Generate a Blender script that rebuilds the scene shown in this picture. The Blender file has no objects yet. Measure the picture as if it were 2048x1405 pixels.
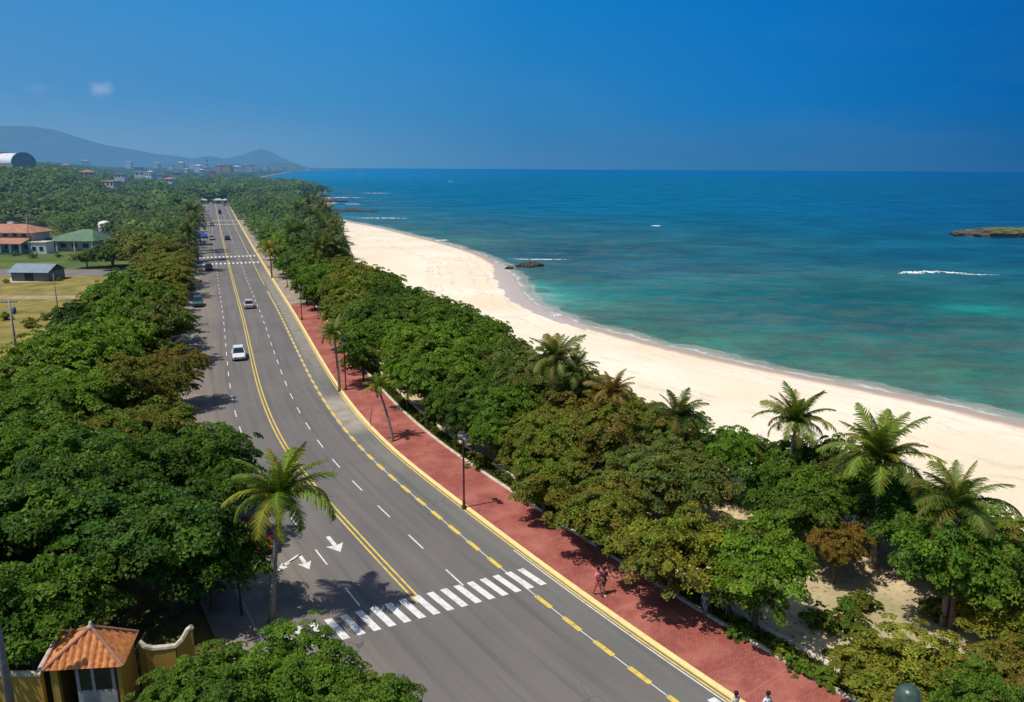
import bpy, bmesh, math, random
import numpy as np
from mathutils import Vector, Matrix
random.seed(11); RNG = np.random.default_rng(11)
SC = bpy.context.scene; COL = SC.collection

# ------------------------------------------------------------------ camera model
F = 1500.0; CH = 25.0
PITCH = math.atan((702.5-338)/F); ROLL = 0.0056
def ray(x, y):
    u = (x-1024)/F; v = -(y-702.5)/F
    c, s = math.cos(ROLL), math.sin(ROLL); u, v = u*c-v*s, u*s+v*c
    return (u, math.cos(PITCH)+v*math.sin(PITCH), -math.sin(PITCH)+v*math.cos(PITCH))
def gp(x, y, z=0.0):
    d = ray(x, y); t = (z-CH)/d[2]; return (d[0]*t, d[1]*t)
def pr(X, Y, Z):
    dz = Z-CH; f = Y*math.cos(PITCH)-dz*math.sin(PITCH); up = Y*math.sin(PITCH)+dz*math.cos(PITCH)
    if f < .1: return (-9e3, 9e3)
    u, v = X/f, up/f; c, s = math.cos(-ROLL), math.sin(-ROLL); u, v = u*c-v*s, u*s+v*c
    return (1024+u*F, 702.5-v*F)
cam_d = bpy.data.cameras.new('camera'); cam = bpy.data.objects.new('camera', cam_d); COL.objects.link(cam)
cam_d.sensor_width = 36; cam_d.lens = 36*F/2048; cam_d.clip_end = 120000; cam_d.clip_start = .5
cam.matrix_world = Matrix.Translation((0, 0, CH)) @ Matrix.Rotation(math.pi/2-PITCH, 4, 'X') @ Matrix.Rotation(ROLL, 4, 'Z')
SC.camera = cam
SC.view_settings.view_transform = 'Standard'; SC.view_settings.look = 'None'; SC.view_settings.exposure = 0

# ------------------------------------------------------------------ light and sky
SUNV = Vector((-.44, -.20, 1)).normalized()
sd = bpy.data.lights.new('sun', 'SUN'); sun = bpy.data.objects.new('sun', sd); COL.objects.link(sun)
sd.energy = 3.9; sd.angle = math.radians(.5); sd.color = (1, .95, .86)
sun.rotation_euler = SUNV.to_track_quat('Z', 'Y').to_euler()
W = bpy.data.worlds.new('World'); SC.world = W; W.use_nodes = True
nt = W.node_tree; N = nt.nodes; L = nt.links; N.clear()
def nd(tree, typ, **kw):
    n = tree.nodes.new(typ)
    for k, v in kw.items():
        if k.startswith('i_'):
            k = k[2:]; n.inputs[int(k) if k.isdigit() else k].default_value = v
        else: setattr(n, k, v)
    return n
def math_(tree, op, a, b=None, c=None, clamp=False):
    n = tree.nodes.new('ShaderNodeMath'); n.operation = op; n.use_clamp = clamp
    for i, q in enumerate((a, b, c)):
        if q is None: continue
        if hasattr(q, 'is_output'): tree.links.new(q, n.inputs[i])
        else: n.inputs[i].default_value = q
    return n.outputs[0]
def mix_(tree, fac, a, b, blend='MIX'):
    n = tree.nodes.new('ShaderNodeMix'); n.data_type = 'RGBA'; n.blend_type = blend
    for i, q in ((0, fac), (6, a), (7, b)):
        if hasattr(q, 'is_output'): tree.links.new(q, n.inputs[i])
        else: n.inputs[i].default_value = q if i == 0 else tuple(q)+((1,) if len(q) == 3 else ())
    return n.outputs[2]
def mr(tree, v, a, b, c=0., d=1., smooth=False):
    n = tree.nodes.new('ShaderNodeMapRange'); n.clamp = True
    if smooth: n.interpolation_type = 'SMOOTHSTEP'
    tree.links.new(v, n.inputs[0])
    for i, q in enumerate((a, b, c, d)): n.inputs[i+1].default_value = q
    return n.outputs[0]
def lin(r, g, b):
    f = lambda c: (c/255/12.92 if c/255 <= .04045 else ((c/255+.055)/1.055)**2.4)
    return (f(r), f(g), f(b))
sky = nd(nt, 'ShaderNodeTexSky', sky_type='NISHITA', sun_disc=False)
sky.sun_elevation = math.asin(SUNV.z); sky.sun_rotation = math.atan2(SUNV.x, SUNV.y)
tc = nd(nt, 'ShaderNodeTexCoord'); sx = nd(nt, 'ShaderNodeSeparateXYZ'); L.new(tc.outputs['Generated'], sx.inputs[0])
az = math_(nt, 'ARCTAN2', sx.outputs[0], sx.outputs[1])
azf = mr(nt, az, -.60, .62); el = math_(nt, 'ARCSINE', sx.outputs[2])
def ramp(tree, v, stops):
    r = tree.nodes.new('ShaderNodeValToRGB'); tree.links.new(v, r.inputs[0]); e = r.color_ramp.elements
    while len(e) < len(stops): e.new(.5)
    for k, (p, c) in enumerate(stops): e[k].position = p; e[k].color = tuple(c)+(1,)
    return r.outputs[0]
hor = ramp(nt, azf, [(0, lin(116, 158, 192)), (.3, lin(92, 146, 188)), (.5, lin(66, 128, 177)), (.75, lin(50, 116, 168)), (1, lin(30, 98, 154))])
mid = ramp(nt, azf, [(0, lin(84, 146, 196)), (.3, lin(66, 140, 196)), (.5, lin(46, 128, 188)), (.75, lin(24, 118, 187)), (1, lin(6, 96, 166))])
top = ramp(nt, azf, [(0, lin(50, 138, 205)), (.3, lin(34, 135, 208)), (.5, lin(12, 124, 199)), (.75, lin(2, 112, 193)), (1, lin(2, 92, 168))])
g1 = mix_(nt, mr(nt, el, 0, .09, smooth=True), hor, mid)
g2 = mix_(nt, mr(nt, el, .07, .24), g1, top)
nz = nd(nt, 'ShaderNodeTexNoise'); nz.inputs['Scale'].default_value = 3; nz.inputs['Detail'].default_value = 3
mp = nd(nt, 'ShaderNodeMapping'); mp.inputs['Scale'].default_value = (1, 1, 5); L.new(tc.outputs['Generated'], mp.inputs[0]); L.new(mp.outputs[0], nz.inputs[0])
hz = math_(nt, 'MULTIPLY', mr(nt, nz.outputs[0], .45, .75), mr(nt, el, .3, 0., 0, .05))
g3 = mix_(nt, hz, g2, lin(150, 175, 205))
# one small soft cloud and its fainter neighbour low over the hills
nz2 = nd(nt, 'ShaderNodeTexNoise'); nz2.inputs['Scale'].default_value = 70; nz2.inputs['Detail'].default_value = 4; L.new(tc.outputs['Generated'], nz2.inputs[0])
for (cx, cy, wx, wy, amp) in ((203, 180, .017, .0115, .27), (75, 178, .016, .007, .06)):
    d = Vector(ray(cx, cy)).normalized(); a0 = math.atan2(d.x, d.y); e0 = math.asin(d.z)
    da = math_(nt, 'DIVIDE', math_(nt, 'SUBTRACT', az, a0), wx); de = math_(nt, 'DIVIDE', math_(nt, 'SUBTRACT', el, e0), wy)
    q = math_(nt, 'ADD', math_(nt, 'MULTIPLY', da, da), math_(nt, 'MULTIPLY', de, de))
    q = math_(nt, 'SUBTRACT', 1.0, math_(nt, 'SQRT', q)); q = math_(nt, 'ADD', q, math_(nt, 'MULTIPLY', math_(nt, 'SUBTRACT', nz2.outputs[0], .5), 1.3))
    g3 = mix_(nt, mr(nt, q, 0, .9, 0, amp, True), g3, lin(200, 208, 225))
g4 = nd(nt, 'ShaderNodeVectorMath', operation='SCALE'); L.new(g3, g4.inputs[0]); g4.inputs['Scale'].default_value = 10.0
fin = mix_(nt, mr(nt, el, .24, .55, smooth=True), g4.outputs[0], sky.outputs[0])
bg = nd(nt, 'ShaderNodeBackground'); bg.inputs[1].default_value = .10; L.new(fin, bg.inputs[0])
wo = nd(nt, 'ShaderNodeOutputWorld'); L.new(bg.outputs[0], wo.inputs[0])

# ------------------------------------------------------------------ materials
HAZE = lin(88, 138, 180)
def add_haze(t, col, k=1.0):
    """haze share by distance from the world origin: far things take the blue of the air (world space)"""
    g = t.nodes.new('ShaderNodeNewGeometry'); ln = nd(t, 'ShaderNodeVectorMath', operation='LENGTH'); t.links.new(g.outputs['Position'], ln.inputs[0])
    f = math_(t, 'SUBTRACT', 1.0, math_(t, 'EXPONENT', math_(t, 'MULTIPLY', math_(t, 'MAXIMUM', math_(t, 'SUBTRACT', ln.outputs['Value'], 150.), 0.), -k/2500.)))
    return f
def mat(name, c, rough=.8, var=.15, scale=3., bump=0., spec=.3, metal=0., detail=6, haze=True, c2=None, vec=None):
    m = bpy.data.materials.new(name); m.use_nodes = True; t = m.node_tree; p = t.nodes['Principled BSDF']
    p.inputs['Roughness'].default_value = rough; p.inputs['Specular IOR Level'].default_value = spec; p.inputs['Metallic'].default_value = metal
    tcn = t.nodes.new('ShaderNodeTexCoord'); n = t.nodes.new('ShaderNodeTexNoise'); n.inputs['Scale'].default_value = scale; n.inputs['Detail'].default_value = detail
    t.links.new(tcn.outputs['Object'], n.inputs[0])
    a = tuple(x*(1-var) for x in c); b = tuple(x*(1+var) for x in c) if c2 is None else c2
    col = mix_(t, mr(t, n.outputs[0], *((.3, .7) if detail < 9 else (.43, .57))), a, b)
    t.links.new(col, p.inputs['Base Color'])
    if bump:
        bn = t.nodes.new('ShaderNodeBump'); bn.inputs['Strength'].default_value = bump; bn.inputs['Distance'].default_value = .05
        t.links.new(n.outputs[0], bn.inputs['Height']); t.links.new(bn.outputs[0], p.inputs['Normal'])
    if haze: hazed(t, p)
    return m
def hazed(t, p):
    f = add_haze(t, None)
    em = t.nodes.new('ShaderNodeEmission'); em.inputs[0].default_value = HAZE+(1,); em.inputs[1].default_value = .8  # air haze painted onto the surface as blue emission, growing with distance
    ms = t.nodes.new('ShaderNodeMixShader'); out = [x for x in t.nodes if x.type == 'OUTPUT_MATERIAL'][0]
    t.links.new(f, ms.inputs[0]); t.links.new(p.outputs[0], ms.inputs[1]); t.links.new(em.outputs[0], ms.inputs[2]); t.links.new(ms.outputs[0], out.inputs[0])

def leafmat(name, k=1.0):
    m = bpy.data.materials.new(name); m.use_nodes = True; t = m.node_tree; p = t.nodes['Principled BSDF']
    oi = t.nodes.new('ShaderNodeObjectInfo'); at = nd(t, 'ShaderNodeAttribute', attribute_name='tone'); aw = nd(t, 'ShaderNodeAttribute', attribute_name='warm')
    col = mix_(t, 1.0, oi.outputs['Color'], (1, 1, 1), 'MULTIPLY')
    gpos = t.nodes.new('ShaderNodeNewGeometry').outputs['Position']
    def ns(sc, dx):
        mpp = t.nodes.new('ShaderNodeMapping'); mpp.inputs['Location'].default_value = (dx, dx, 0); t.links.new(gpos, mpp.inputs[0]); q = t.nodes.new('ShaderNodeTexNoise'); q.inputs['Scale'].default_value = sc; q.inputs['Detail'].default_value = 5; q.inputs['Roughness'].default_value = .6; t.links.new(mpp.outputs[0], q.inputs[0]); return q.outputs[0]
    if name == 'foliage':
        col = mix_(t, math_(t, 'MULTIPLY', mr(t, ns(.22, 0),   .49, .64), .45), col, (.100, .118, .012)); col = mix_(t, math_(t, 'MULTIPLY', mr(t, ns(.3, 40), .47, .6), .6), col, (.088, .155, .012)); col = mix_(t, math_(t, 'MULTIPLY', mr(t, ns(.26, 90), .53, .66), .5), col, (.028, .055, .012))
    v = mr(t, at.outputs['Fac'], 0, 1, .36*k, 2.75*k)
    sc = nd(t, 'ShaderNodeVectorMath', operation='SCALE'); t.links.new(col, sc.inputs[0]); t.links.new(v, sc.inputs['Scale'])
    wc = ramp(t, at.outputs['Fac'], [(0, (.08, .06, .010)), (.35, (.21, .15, .02)), (.7, (.26, .12, .03)), (1, (.32, .075, .03))])
    f = math_(t, 'GREATER_THAN', math_(t, 'ADD', aw.outputs['Fac'], oi.outputs['Alpha']), 1.0)
    c2 = mix_(t, math_(t, 'MULTIPLY', f, .8), sc.outputs[0], wc)
    t.links.new(c2, p.inputs['Base Color']); p.inputs['Roughness'].default_value = .5; p.inputs['Specular IOR Level'].default_value = .14
    tr = t.nodes.new('ShaderNodeBsdfTranslucent'); ct = mix_(t, 1.0, c2, (1.3, 1.5, .55), 'MULTIPLY'); t.links.new(ct, tr.inputs[0])
    ms = t.nodes.new('ShaderNodeMixShader'); ms.inputs[0].default_value = .28; t.links.new(p.outputs[0], ms.inputs[1]); t.links.new(tr.outputs[0], ms.inputs[2])
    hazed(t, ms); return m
M = {}
M['leaf'] = leafmat('foliage'); M['frond'] = leafmat('palm_foliage', 1.0)
M['bark'] = mat('bark', (.13, .095, .07), .9, .35, 6, .4); M['palmbark'] = mat('palm_bark', (.24, .2, .16), .9, .3, 8, .4)
M['white'] = mat('white_paint', (.78, .77, .74), .5, .05, 2); M['cream'] = mat('cream_plaster', (.62, .54, .42), .85, .15, 1.5)
M['ochre'] = mat('ochre_plaster', (.62, .38, .06), .85, .22, 1.6, .15, c2=(.42, .25, .06)); M['coping'] = mat('coping_stone', (.55, .48, .37), .85, .3, 3, .2)
M['tile'] = mat('terracotta_tile', (.58, .22, .075), .8, .34, 5, .15); M['tile2'] = mat('old_tile', (.40, .19, .12), .85, .25, .8)
M['grey'] = mat('grey_metal', (.16, .19, .22), .5, .15, 2); M['green_roof'] = mat('green_sheet', (.10, .18, .10), .6, .2, .5)
M['dark'] = mat('dark_opening', (.02, .02, .022), .3, .1, 2, spec=.5); M['glass'] = mat('dark_glass', (.015, .02, .025), .08, .1, 2, spec=.7)
M['pole'] = mat('brown_painted_pole', (.06, .028, .025), .6, .2, 3); M['concrete'] = mat('concrete', (.34, .32, .3), .85, .2, 3, .2)
M['tyre'] = mat('tyre', (.015, .015, .016), .8, .1, 5); M['rim'] = mat('rim', (.4, .4, .41), .35, .05, 5, metal=.8)
M['skin'] = mat('skin', (.28, .14, .09), .6, .08, 8); M['hair'] = mat('hair', (.012, .009, .008), .6, .2, 30)
M['rock'] = mat('wet_rock', (.035, .03, .024), .8, .5, 1.2, .8, c2=(.12, .095, .06)); M['blue'] = mat('blue_canvas', (.02, .06, .28), .7, .2, 1)
M['red'] = mat('red_paint', (.42, .02, .02), .3, .05, 2, spec=.5); M['lampglass'] = mat('lamp_glass', (.35, .37, .42), .2, .05, 3, spec=.6)
M['domegreen'] = mat('green_grey_enamel', (.05, .085, .065), .35, .35, 5, spec=.5); M['pink'] = mat('pink_plaster', (.5, .18, .2), .85, .15, .5)
M['wood'] = mat('weathered_pole', (.27, .24, .22), .9, .3, 6, .3); M['white_roof'] = mat('white_sheet_roof', (.8, .82, .86), .4, .06, .3)

def setp(o, label=None, cat=None, group=None, kind=None):
    if label: o['label'] = label
    if cat: o['category'] = cat
    if group: o['group'] = group
    if kind: o['kind'] = kind
    return o
def empty(name, loc, rz=0, label=None, cat=None, group=None):
    o = bpy.data.objects.new(name, None); COL.objects.link(o); o.location = loc; o.rotation_euler = (0, 0, rz); return setp(o, label, cat, group)
def link(name, me, parent=None, m=None, smooth=False):
    o = bpy.data.objects.new(name, me); COL.objects.link(o)
    if m is not None and not me.materials: me.materials.append(m)
    if parent: o.parent = parent
    if smooth: me.polygons.foreach_set('use_smooth', [True]*len(me.polygons))
    return o
def npmesh(name, V, Fq, attrs=None, mat_=None):
    me = bpy.data.meshes.new(name); V = np.asarray(V, np.float32); Fq = np.asarray(Fq, np.int32); k = Fq.shape[1]; n = len(Fq)
    me.vertices.add(len(V)); me.vertices.foreach_set('co', V.ravel()); me.loops.add(n*k); me.loops.foreach_set('vertex_index', Fq.ravel())
    me.polygons.add(n); me.polygons.foreach_set('loop_start', np.arange(n, dtype=np.int32)*k)
    try: me.polygons.foreach_set('loop_total', np.full(n, k, dtype=np.int32))
    except Exception: pass
    for a, (dom, typ, val) in (attrs or {}).items():
        at = me.attributes.new(a, typ, dom); val = np.asarray(val, np.float32)
        at.data.foreach_set('value' if typ == 'FLOAT' else 'color', val.ravel())
    me.update(calc_edges=True); me.validate()
    if mat_: me.materials.append(mat_)
    return me
class MB:
    def __init__(s): s.v = []; s.f = []
    def add(s, v, f): b = len(s.v); s.v += [tuple(x) for x in v]; s.f += [tuple(i+b for i in q) for q in f]; return s
    def box(s, x0, x1, y0, y1, z0, z1):
        return s.add([(x0, y0, z0), (x1, y0, z0), (x1, y1, z0), (x0, y1, z0), (x0, y0, z1), (x1, y0, z1), (x1, y1, z1), (x0, y1, z1)],
                     [(0, 3, 2, 1), (4, 5, 6, 7), (0, 1, 5, 4), (1, 2, 6, 5), (2, 3, 7, 6), (3, 0, 4, 7)])
    def tube(s, pts, rad, n=8, cap=True):
        pts = [Vector(p) for p in pts]; V = []; Fc = []; prev = None
        for i, p in enumerate(pts):
            d = (pts[min(i+1, len(pts)-1)]-pts[max(i-1, 0)]).normalized()
            a = (Vector((1, 0, 0)) if abs(d.x) < .9 else Vector((0, 1, 0))) if prev is None else prev
            u = (a-d*a.dot(d)).normalized(); w = d.cross(u); prev = u; r = rad[i] if isinstance(rad, (list, tuple)) else rad
            V += [p+(u*math.cos(2*math.pi*k/n)+w*math.sin(2*math.pi*k/n))*r for k in range(n)]
        for i in range(len(pts)-1):
            for k in range(n): a = i*n+k; b = i*n+(k+1) % n; Fc.append((a, b, b+n, a+n))
        if cap: Fc.append(tuple(range(n))[::-1]); Fc.append(tuple((len(pts)-1)*n+k for k in range(n)))
        return s.add(V, Fc)
    def lathe(s, prof, n=12, c=(0, 0, 0)):
        V = [(c[0]+r*math.cos(2*math.pi*k/n), c[1]+r*math.sin(2*math.pi*k/n), c[2]+z) for r, z in prof for k in range(n)]
        Fc = [(i*n+k, i*n+(k+1) % n, (i+1)*n+(k+1) % n, (i+1)*n+k) for i in range(len(prof)-1) for k in range(n)]
        Fc.append(tuple(range(n))[::-1]); Fc.append(tuple((len(prof)-1)*n+k for k in range(n))); return s.add(V, Fc)
    def mesh(s, name='mesh', m=None):
        me = bpy.data.meshes.new(name); me.from_pydata(s.v, [], s.f); me.update()
        if m: me.materials.append(m)
        return me
    def build(s, name, m, parent=None, smooth=False): return link(name, s.mesh(name, m), parent, None, smooth)

# ------------------------------------------------------------------ curves
def catmull(P, step=1.5):
    P = [np.array(p, float) for p in P]; P = [2*P[0]-P[1]]+P+[2*P[-1]-P[-2]]; out = []
    for i in range(1, len(P)-2):
        n = max(1, int(np.linalg.norm(P[i+1]-P[i])/step))
        t0 = 0; t1 = t0+np.linalg.norm(P[i]-P[i-1])**.5; t2 = t1+np.linalg.norm(P[i+1]-P[i])**.5; t3 = t2+np.linalg.norm(P[i+2]-P[i+1])**.5
        for k in range(n):
            t = t1+(t2-t1)*k/n
            A1 = (t1-t)/(t1-t0)*P[i-1]+(t-t0)/(t1-t0)*P[i]; A2 = (t2-t)/(t2-t1)*P[i]+(t-t1)/(t2-t1)*P[i+1]; A3 = (t3-t)/(t3-t2)*P[i+1]+(t-t2)/(t3-t2)*P[i+2]
            B1 = (t2-t)/(t2-t0)*A1+(t-t0)/(t2-t0)*A2; B2 = (t3-t)/(t3-t1)*A2+(t-t1)/(t3-t1)*A3
            out.append((t2-t)/(t2-t1)*B1+(t-t1)/(t2-t1)*B2)
    out.append(P[-2]); return np.array(out)
CL = catmull([(36, -14), (19.5, 6.8), (3.3, 27.2), (-5.92, 40.48), (-11.6, 49.3), (-16.3, 56.7), (-19.8, 62.9), (-24.0, 71.4), (-29.3, 83.6), (-36.9, 102.7), (-45.3, 124.1), (-55.7, 149.9), (-69.2, 183.5), (-89.6, 234.5), (-120, 311), (-190, 488), (-219, 562)], 1.0)
for _ in range(30): CL[1:-1] = (CL[:-2]+2*CL[1:-1]+CL[2:])/4
SEG = np.linalg.norm(np.diff(CL, axis=0), axis=1); CLS = np.concatenate([[0], np.cumsum(SEG)])
TAN = np.gradient(CL, axis=0); TAN /= np.linalg.norm(TAN, axis=1)[:, None]; NRM = np.stack([TAN[:, 1], -TAN[:, 0]], 1)
def at(s, off):
    x = np.interp(s, CLS, CL[:, 0]); y = np.interp(s, CLS, CL[:, 1]); nx = np.interp(s, CLS, NRM[:, 0]); ny = np.interp(s, CLS, NRM[:, 1]); return (float(x+nx*off), float(y+ny*off))
def s_of(x, y):
    i = int(np.argmin((CL[:, 0]-x)**2+(CL[:, 1]-y)**2)); return float(CLS[i]), float((x-CL[i, 0])*NRM[i, 0]+(y-CL[i, 1])*NRM[i, 1])
def heading(s): i = int(np.searchsorted(CLS, s)); i = min(i, len(TAN)-1); return math.atan2(TAN[i, 1], TAN[i, 0])
def strip(name, s0, s1, cols, m, step=1.0, closed=False, smooth=False, parent=None, attr=False):
    """ribbon along the road: cols = [(offset, z), ...]"""
    n = max(2, int((s1-s0)/step)+1); ss = np.linspace(s0, s1, n); V = []; U = []
    for s in ss:
        for o, z in cols: x, y = at(s, o); V.append((x, y, z)); U.append((o, s))
    k = len(cols); Fc = [(i*k+j, i*k+j+1, (i+1)*k+j+1, (i+1)*k+j) for i in range(n-1) for j in range(k-1)]
    me = npmesh(name, V, Fc, {'off': ('POINT', 'FLOAT', [u[0] for u in U]), 'along': ('POINT', 'FLOAT', [u[1] for u in U])} if attr else None, m)
    if me.polygons[0].normal.z < 0: me.flip_normals()
    return link(name, me, parent)
def patch(mb, s0, s1, o0, o1, z, step=1.):
    n = max(2, int((s1-s0)/step)+1); ss = np.linspace(s0, s1, n); b = []
    for s in ss: b.append(at(s, o0)+(z,)); b.append(at(s, o1)+(z,))
    mb.add(b, [(2*i, 2*i+1, 2*i+3, 2*i+2) for i in range(n-1)])

# ------------------------------------------------------------------ coast
WZ = -.5
near = [(2048, 848), (1900, 812), (1800, 790), (1600, 750), (1400, 708), (1250, 672), (1150, 643), (1088, 620), (1056, 602), (1040, 577), (1022, 550), (1003, 532), (960, 509), (900, 490), (840, 475), (760, 455), (690, 442)]
coast = [(400, 10), (160, 42), (80, 62)]+[gp(x, y, WZ) for x, y in near]+[gp(640, 428, WZ), gp(650, 412, WZ), gp(668, 404, WZ), gp(640, 391, WZ), gp(600, 380, WZ), gp(560, 377, WZ), gp(500, 371, WZ), gp(475, 366, WZ), gp(512, 361, WZ), gp(528, 354, WZ), gp(560, 348, WZ), gp(588, 343.5, WZ)]
cf = catmull(coast, 6.0)
LAND = np.concatenate([cf, [(-3500, 16000), (-9000, 60000), (-90000, 60000), (-90000, -400), (400, -400)]])
def inside(poly, x, y):
    r = np.zeros(np.shape(x), bool); n = len(poly); j = n-1
    for i in range(n):
        xi, yi = poly[i]; xj, yj = poly[j]
        if yi != yj: r ^= ((yi > y) != (yj > y)) & (x < (xj-xi)*(y-yi)/(yj-yi)+xi)
        j = i
    return r
def sdist(x, y):
    P = LAND[:len(cf)+2]; d = np.full(np.shape(x), 1e12)
    for i in range(len(P)-1):
        ax, ay = P[i]; bx, by = P[i+1]; ux, uy = bx-ax, by-ay; l = ux*ux+uy*uy
        if l == 0: continue
        t = np.clip(((x-ax)*ux+(y-ay)*uy)/l, 0, 1); d = np.minimum(d, (x-ax-t*ux)**2+(y-ay-t*uy)**2)
    d = np.sqrt(d); return np.where(inside(LAND, x, y), d, -d)
def sm(x, a, b): t = np.clip((x-a)/(b-a), 0, 1); return t*t*(3-2*t)
def terr(x, y, s):
    D = np.hypot(x, y); az_ = np.arctan2(-x, y); h = 17*sm(D, 560, 1300)*sm(s, 30, 330)*(.05+.95*sm(az_, .455, .55))+6*sm(D, 1500, 3500)*sm(s, 20, 300)+10.5*sm(D, 400, 590)*sm(az_, .47, .56)*(1-.8*sm(D, 700, 1300))
    return np.where(s > 0, h+np.minimum(0, WZ+.045*s), np.maximum(-4, WZ+.06*s))
def fan(a0, a1, da, r0, r1, q, dmin):
    A = np.radians(np.arange(a0, a1+da, da)); R = [r0]
    while R[-1] < r1: R.append(R[-1]+max(dmin, R[-1]*q))
    R = np.array(R); rr, aa = np.meshgrid(R, A, indexing='ij'); n, k = rr.shape
    idx = np.arange(n*k).reshape(n, k); Fq = np.stack([idx[:-1, :-1], idx[:-1, 1:], idx[1:, 1:], idx[1:, :-1]], -1).reshape(-1, 4)
    return (rr*np.sin(aa)).ravel(), (rr*np.cos(aa)).ravel()-8.0, Fq[:, ::-1]
# ground + beach share one grid
X, Y, FQ = fan(-62, 66, .4, 12, 60000, .013, .5); S = sdist(X, Y); Z = terr(X, Y, S)
cx = X[FQ].mean(1); cy = Y[FQ].mean(1); cs = S[FQ].mean(1)
d2 = np.full(len(X), 1e9); off = np.zeros(len(X)); nearm = np.hypot(X, Y) < 700
for i in range(0, len(CL), 3):
    q = (X-CL[i, 0])**2+(Y-CL[i, 1])**2; u = q < d2; d2 = np.where(u, q, d2); off = np.where(u, (X-CL[i, 0])*NRM[i, 0]+(Y-CL[i, 1])*NRM[i, 1], off)
Z = np.where((d2 < 400) & nearm, np.maximum(Z, 0), Z)
outl = [(2048+300, 1130), (2048, 1035), (1850, 950), (1650, 890), (1500, 875), (1420, 835), (1290, 795), (1180, 745), (1060, 700), (1000, 645), (880, 590), (800, 548), (690, 520), (672, 440)]
outw = np.array([gp(x, y, 5) for x, y in outl]); BELT = np.concatenate([outw, [at(s, 11.5) for s in np.linspace(430, 0, 60)], [(60, -5)]])
under = inside(BELT, X, Y).astype(float)
WET = np.array([gp(*p, -.3) for p in [(992, 524), (1003, 529), (1024, 548), (1045, 577), (1062, 604), (1095, 622), (1180, 655), (1170, 660), (1085, 634), (1022, 604), (1000, 576), (990, 556), (988, 537)]])
wet = inside(WET, X, Y).astype(float)
sea_side = (off[FQ].mean(1) > 12.6) & (np.hypot(cx, cy) < 470)
isb = sea_side & (cs > -30)
def vcol_mat(): pass
def sandmat():
    m = bpy.data.materials.new('sand'); m.use_nodes = True; t = m.node_tree; p = t.nodes['Principled BSDF']; p.inputs['Roughness'].default_value = .9; p.inputs['Specular IOR Level'].default_value = .15
    a = nd(t, 'ShaderNodeAttribute', attribute_name='shore').outputs['Fac']; u = nd(t, 'ShaderNodeAttribute', attribute_name='under').outputs['Fac']
    g = t.nodes.new('ShaderNodeNewGeometry').outputs['Position']
    def noise(sc, det=5, dist=0):
        n = t.nodes.new('ShaderNodeTexNoise'); n.inputs['Scale'].default_value = sc; n.inputs['Detail'].default_value = det; n.inputs['Distortion'].default_value = dist; t.links.new(g, n.inputs[0]); return n.outputs[0]
    n1, n2, n3, n4 = noise(.06), noise(.5), noise(3, 8), noise(.12, 4, 1)
    base = mix_(t, mr(t, n1, .35, .65), (.80, .67, .49), (.88, .79, .63)); base = mix_(t, mr(t, n3, .45, .75, 0, .3), base, (.55, .42, .29))
    w = math_(t, 'ADD', a, math_(t, 'MULTIPLY', math_(t, 'SUBTRACT', n2, .5), 2.0)); w = math_(t, 'ADD', w, math_(t, 'MULTIPLY', math_(t, 'SUBTRACT', n1, .5), 9.0))
    for c, wd, am in ((3.9, .3, .5), (6.3, .4, .5), (9.2, .35, .5), (10.2, .25, .35), (14.5, .6, .4), (17.6, .5, .6), (19.2, .4, .6), (20.5, .9, .45)):
        f = math_(t, 'SUBTRACT', 1., math_(t, 'DIVIDE', math_(t, 'ABSOLUTE', math_(t, 'SUBTRACT', w, c)), wd), clamp=True)
        base = mix_(t, math_(t, 'MULTIPLY', math_(t, 'MULTIPLY', f, am), math_(t, 'MULTIPLY', .6, mr(t, n4, .42, .58))), base, (.36, .24, .17))
    base = mix_(t, math_(t, 'MULTIPLY', mr(t, n4, .6, .7), .3), base, (.58, .40, .27))
    aw = math_(t, 'ADD', a, math_(t, 'MULTIPLY', math_(t, 'SUBTRACT', n2, .5), 1.4))
    base = mix_(t, mr(t, aw, 3.4, 1.2, 0, 1, True), base, (.43, .32, .26))
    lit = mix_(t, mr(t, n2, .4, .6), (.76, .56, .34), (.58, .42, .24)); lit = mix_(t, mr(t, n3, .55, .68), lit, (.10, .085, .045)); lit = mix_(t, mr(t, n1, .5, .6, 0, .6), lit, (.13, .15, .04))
    wa = nd(t, 'ShaderNodeAttribute', attribute_name='wet').outputs['Fac']; wa = mr(t, math_(t, 'ADD', wa, math_(t, 'MULTIPLY', math_(t, 'SUBTRACT', n2, .5), 1.2)), .35, .75, 0, .92, True)
    base = mix_(t, wa, base, mix_(t, mr(t, n3, .4, .6), (.40, .345, .335), (.50, .43, .40)))
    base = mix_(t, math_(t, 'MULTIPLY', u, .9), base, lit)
    t.links.new(base, p.inputs['Base Color'])
    b = t.nodes.new('ShaderNodeBump'); b.inputs['Strength'].default_value = .5; b.inputs['Distance'].default_value = .15; t.links.new(n2, b.inputs['Height']); t.links.new(b.outputs[0], p.inputs['Normal'])
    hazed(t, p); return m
def groundmat():
    m = bpy.data.materials.new('ground'); m.use_nodes = True; t = m.node_tree; p = t.nodes['Principled BSDF']; p.inputs['Roughness'].default_value = .95; p.inputs['Specular IOR Level'].default_value = .1
    g = t.nodes.new('ShaderNodeNewGeometry').outputs['Position']; a = nd(t, 'ShaderNodeAttribute', attribute_name='shore').outputs['Fac']
    def noise(sc, det=5):
        n = t.nodes.new('ShaderNodeTexNoise'); n.inputs['Scale'].default_value = sc; n.inputs['Detail'].default_value = det; t.links.new(g, n.inputs[0]); return n.outputs[0]
    c = mix_(t, mr(t, noise(.08), .35, .65), (.045, .075, .015), (.16, .13, .05)); c = mix_(t, mr(t, noise(1.2), .5, .7), c, (.05, .045, .02))
    c = mix_(t, mr(t, a, 14, 4), c, (.35, .25, .15))
    t.links.new(c, p.inputs['Base Color']); hazed(t, p); return m
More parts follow.
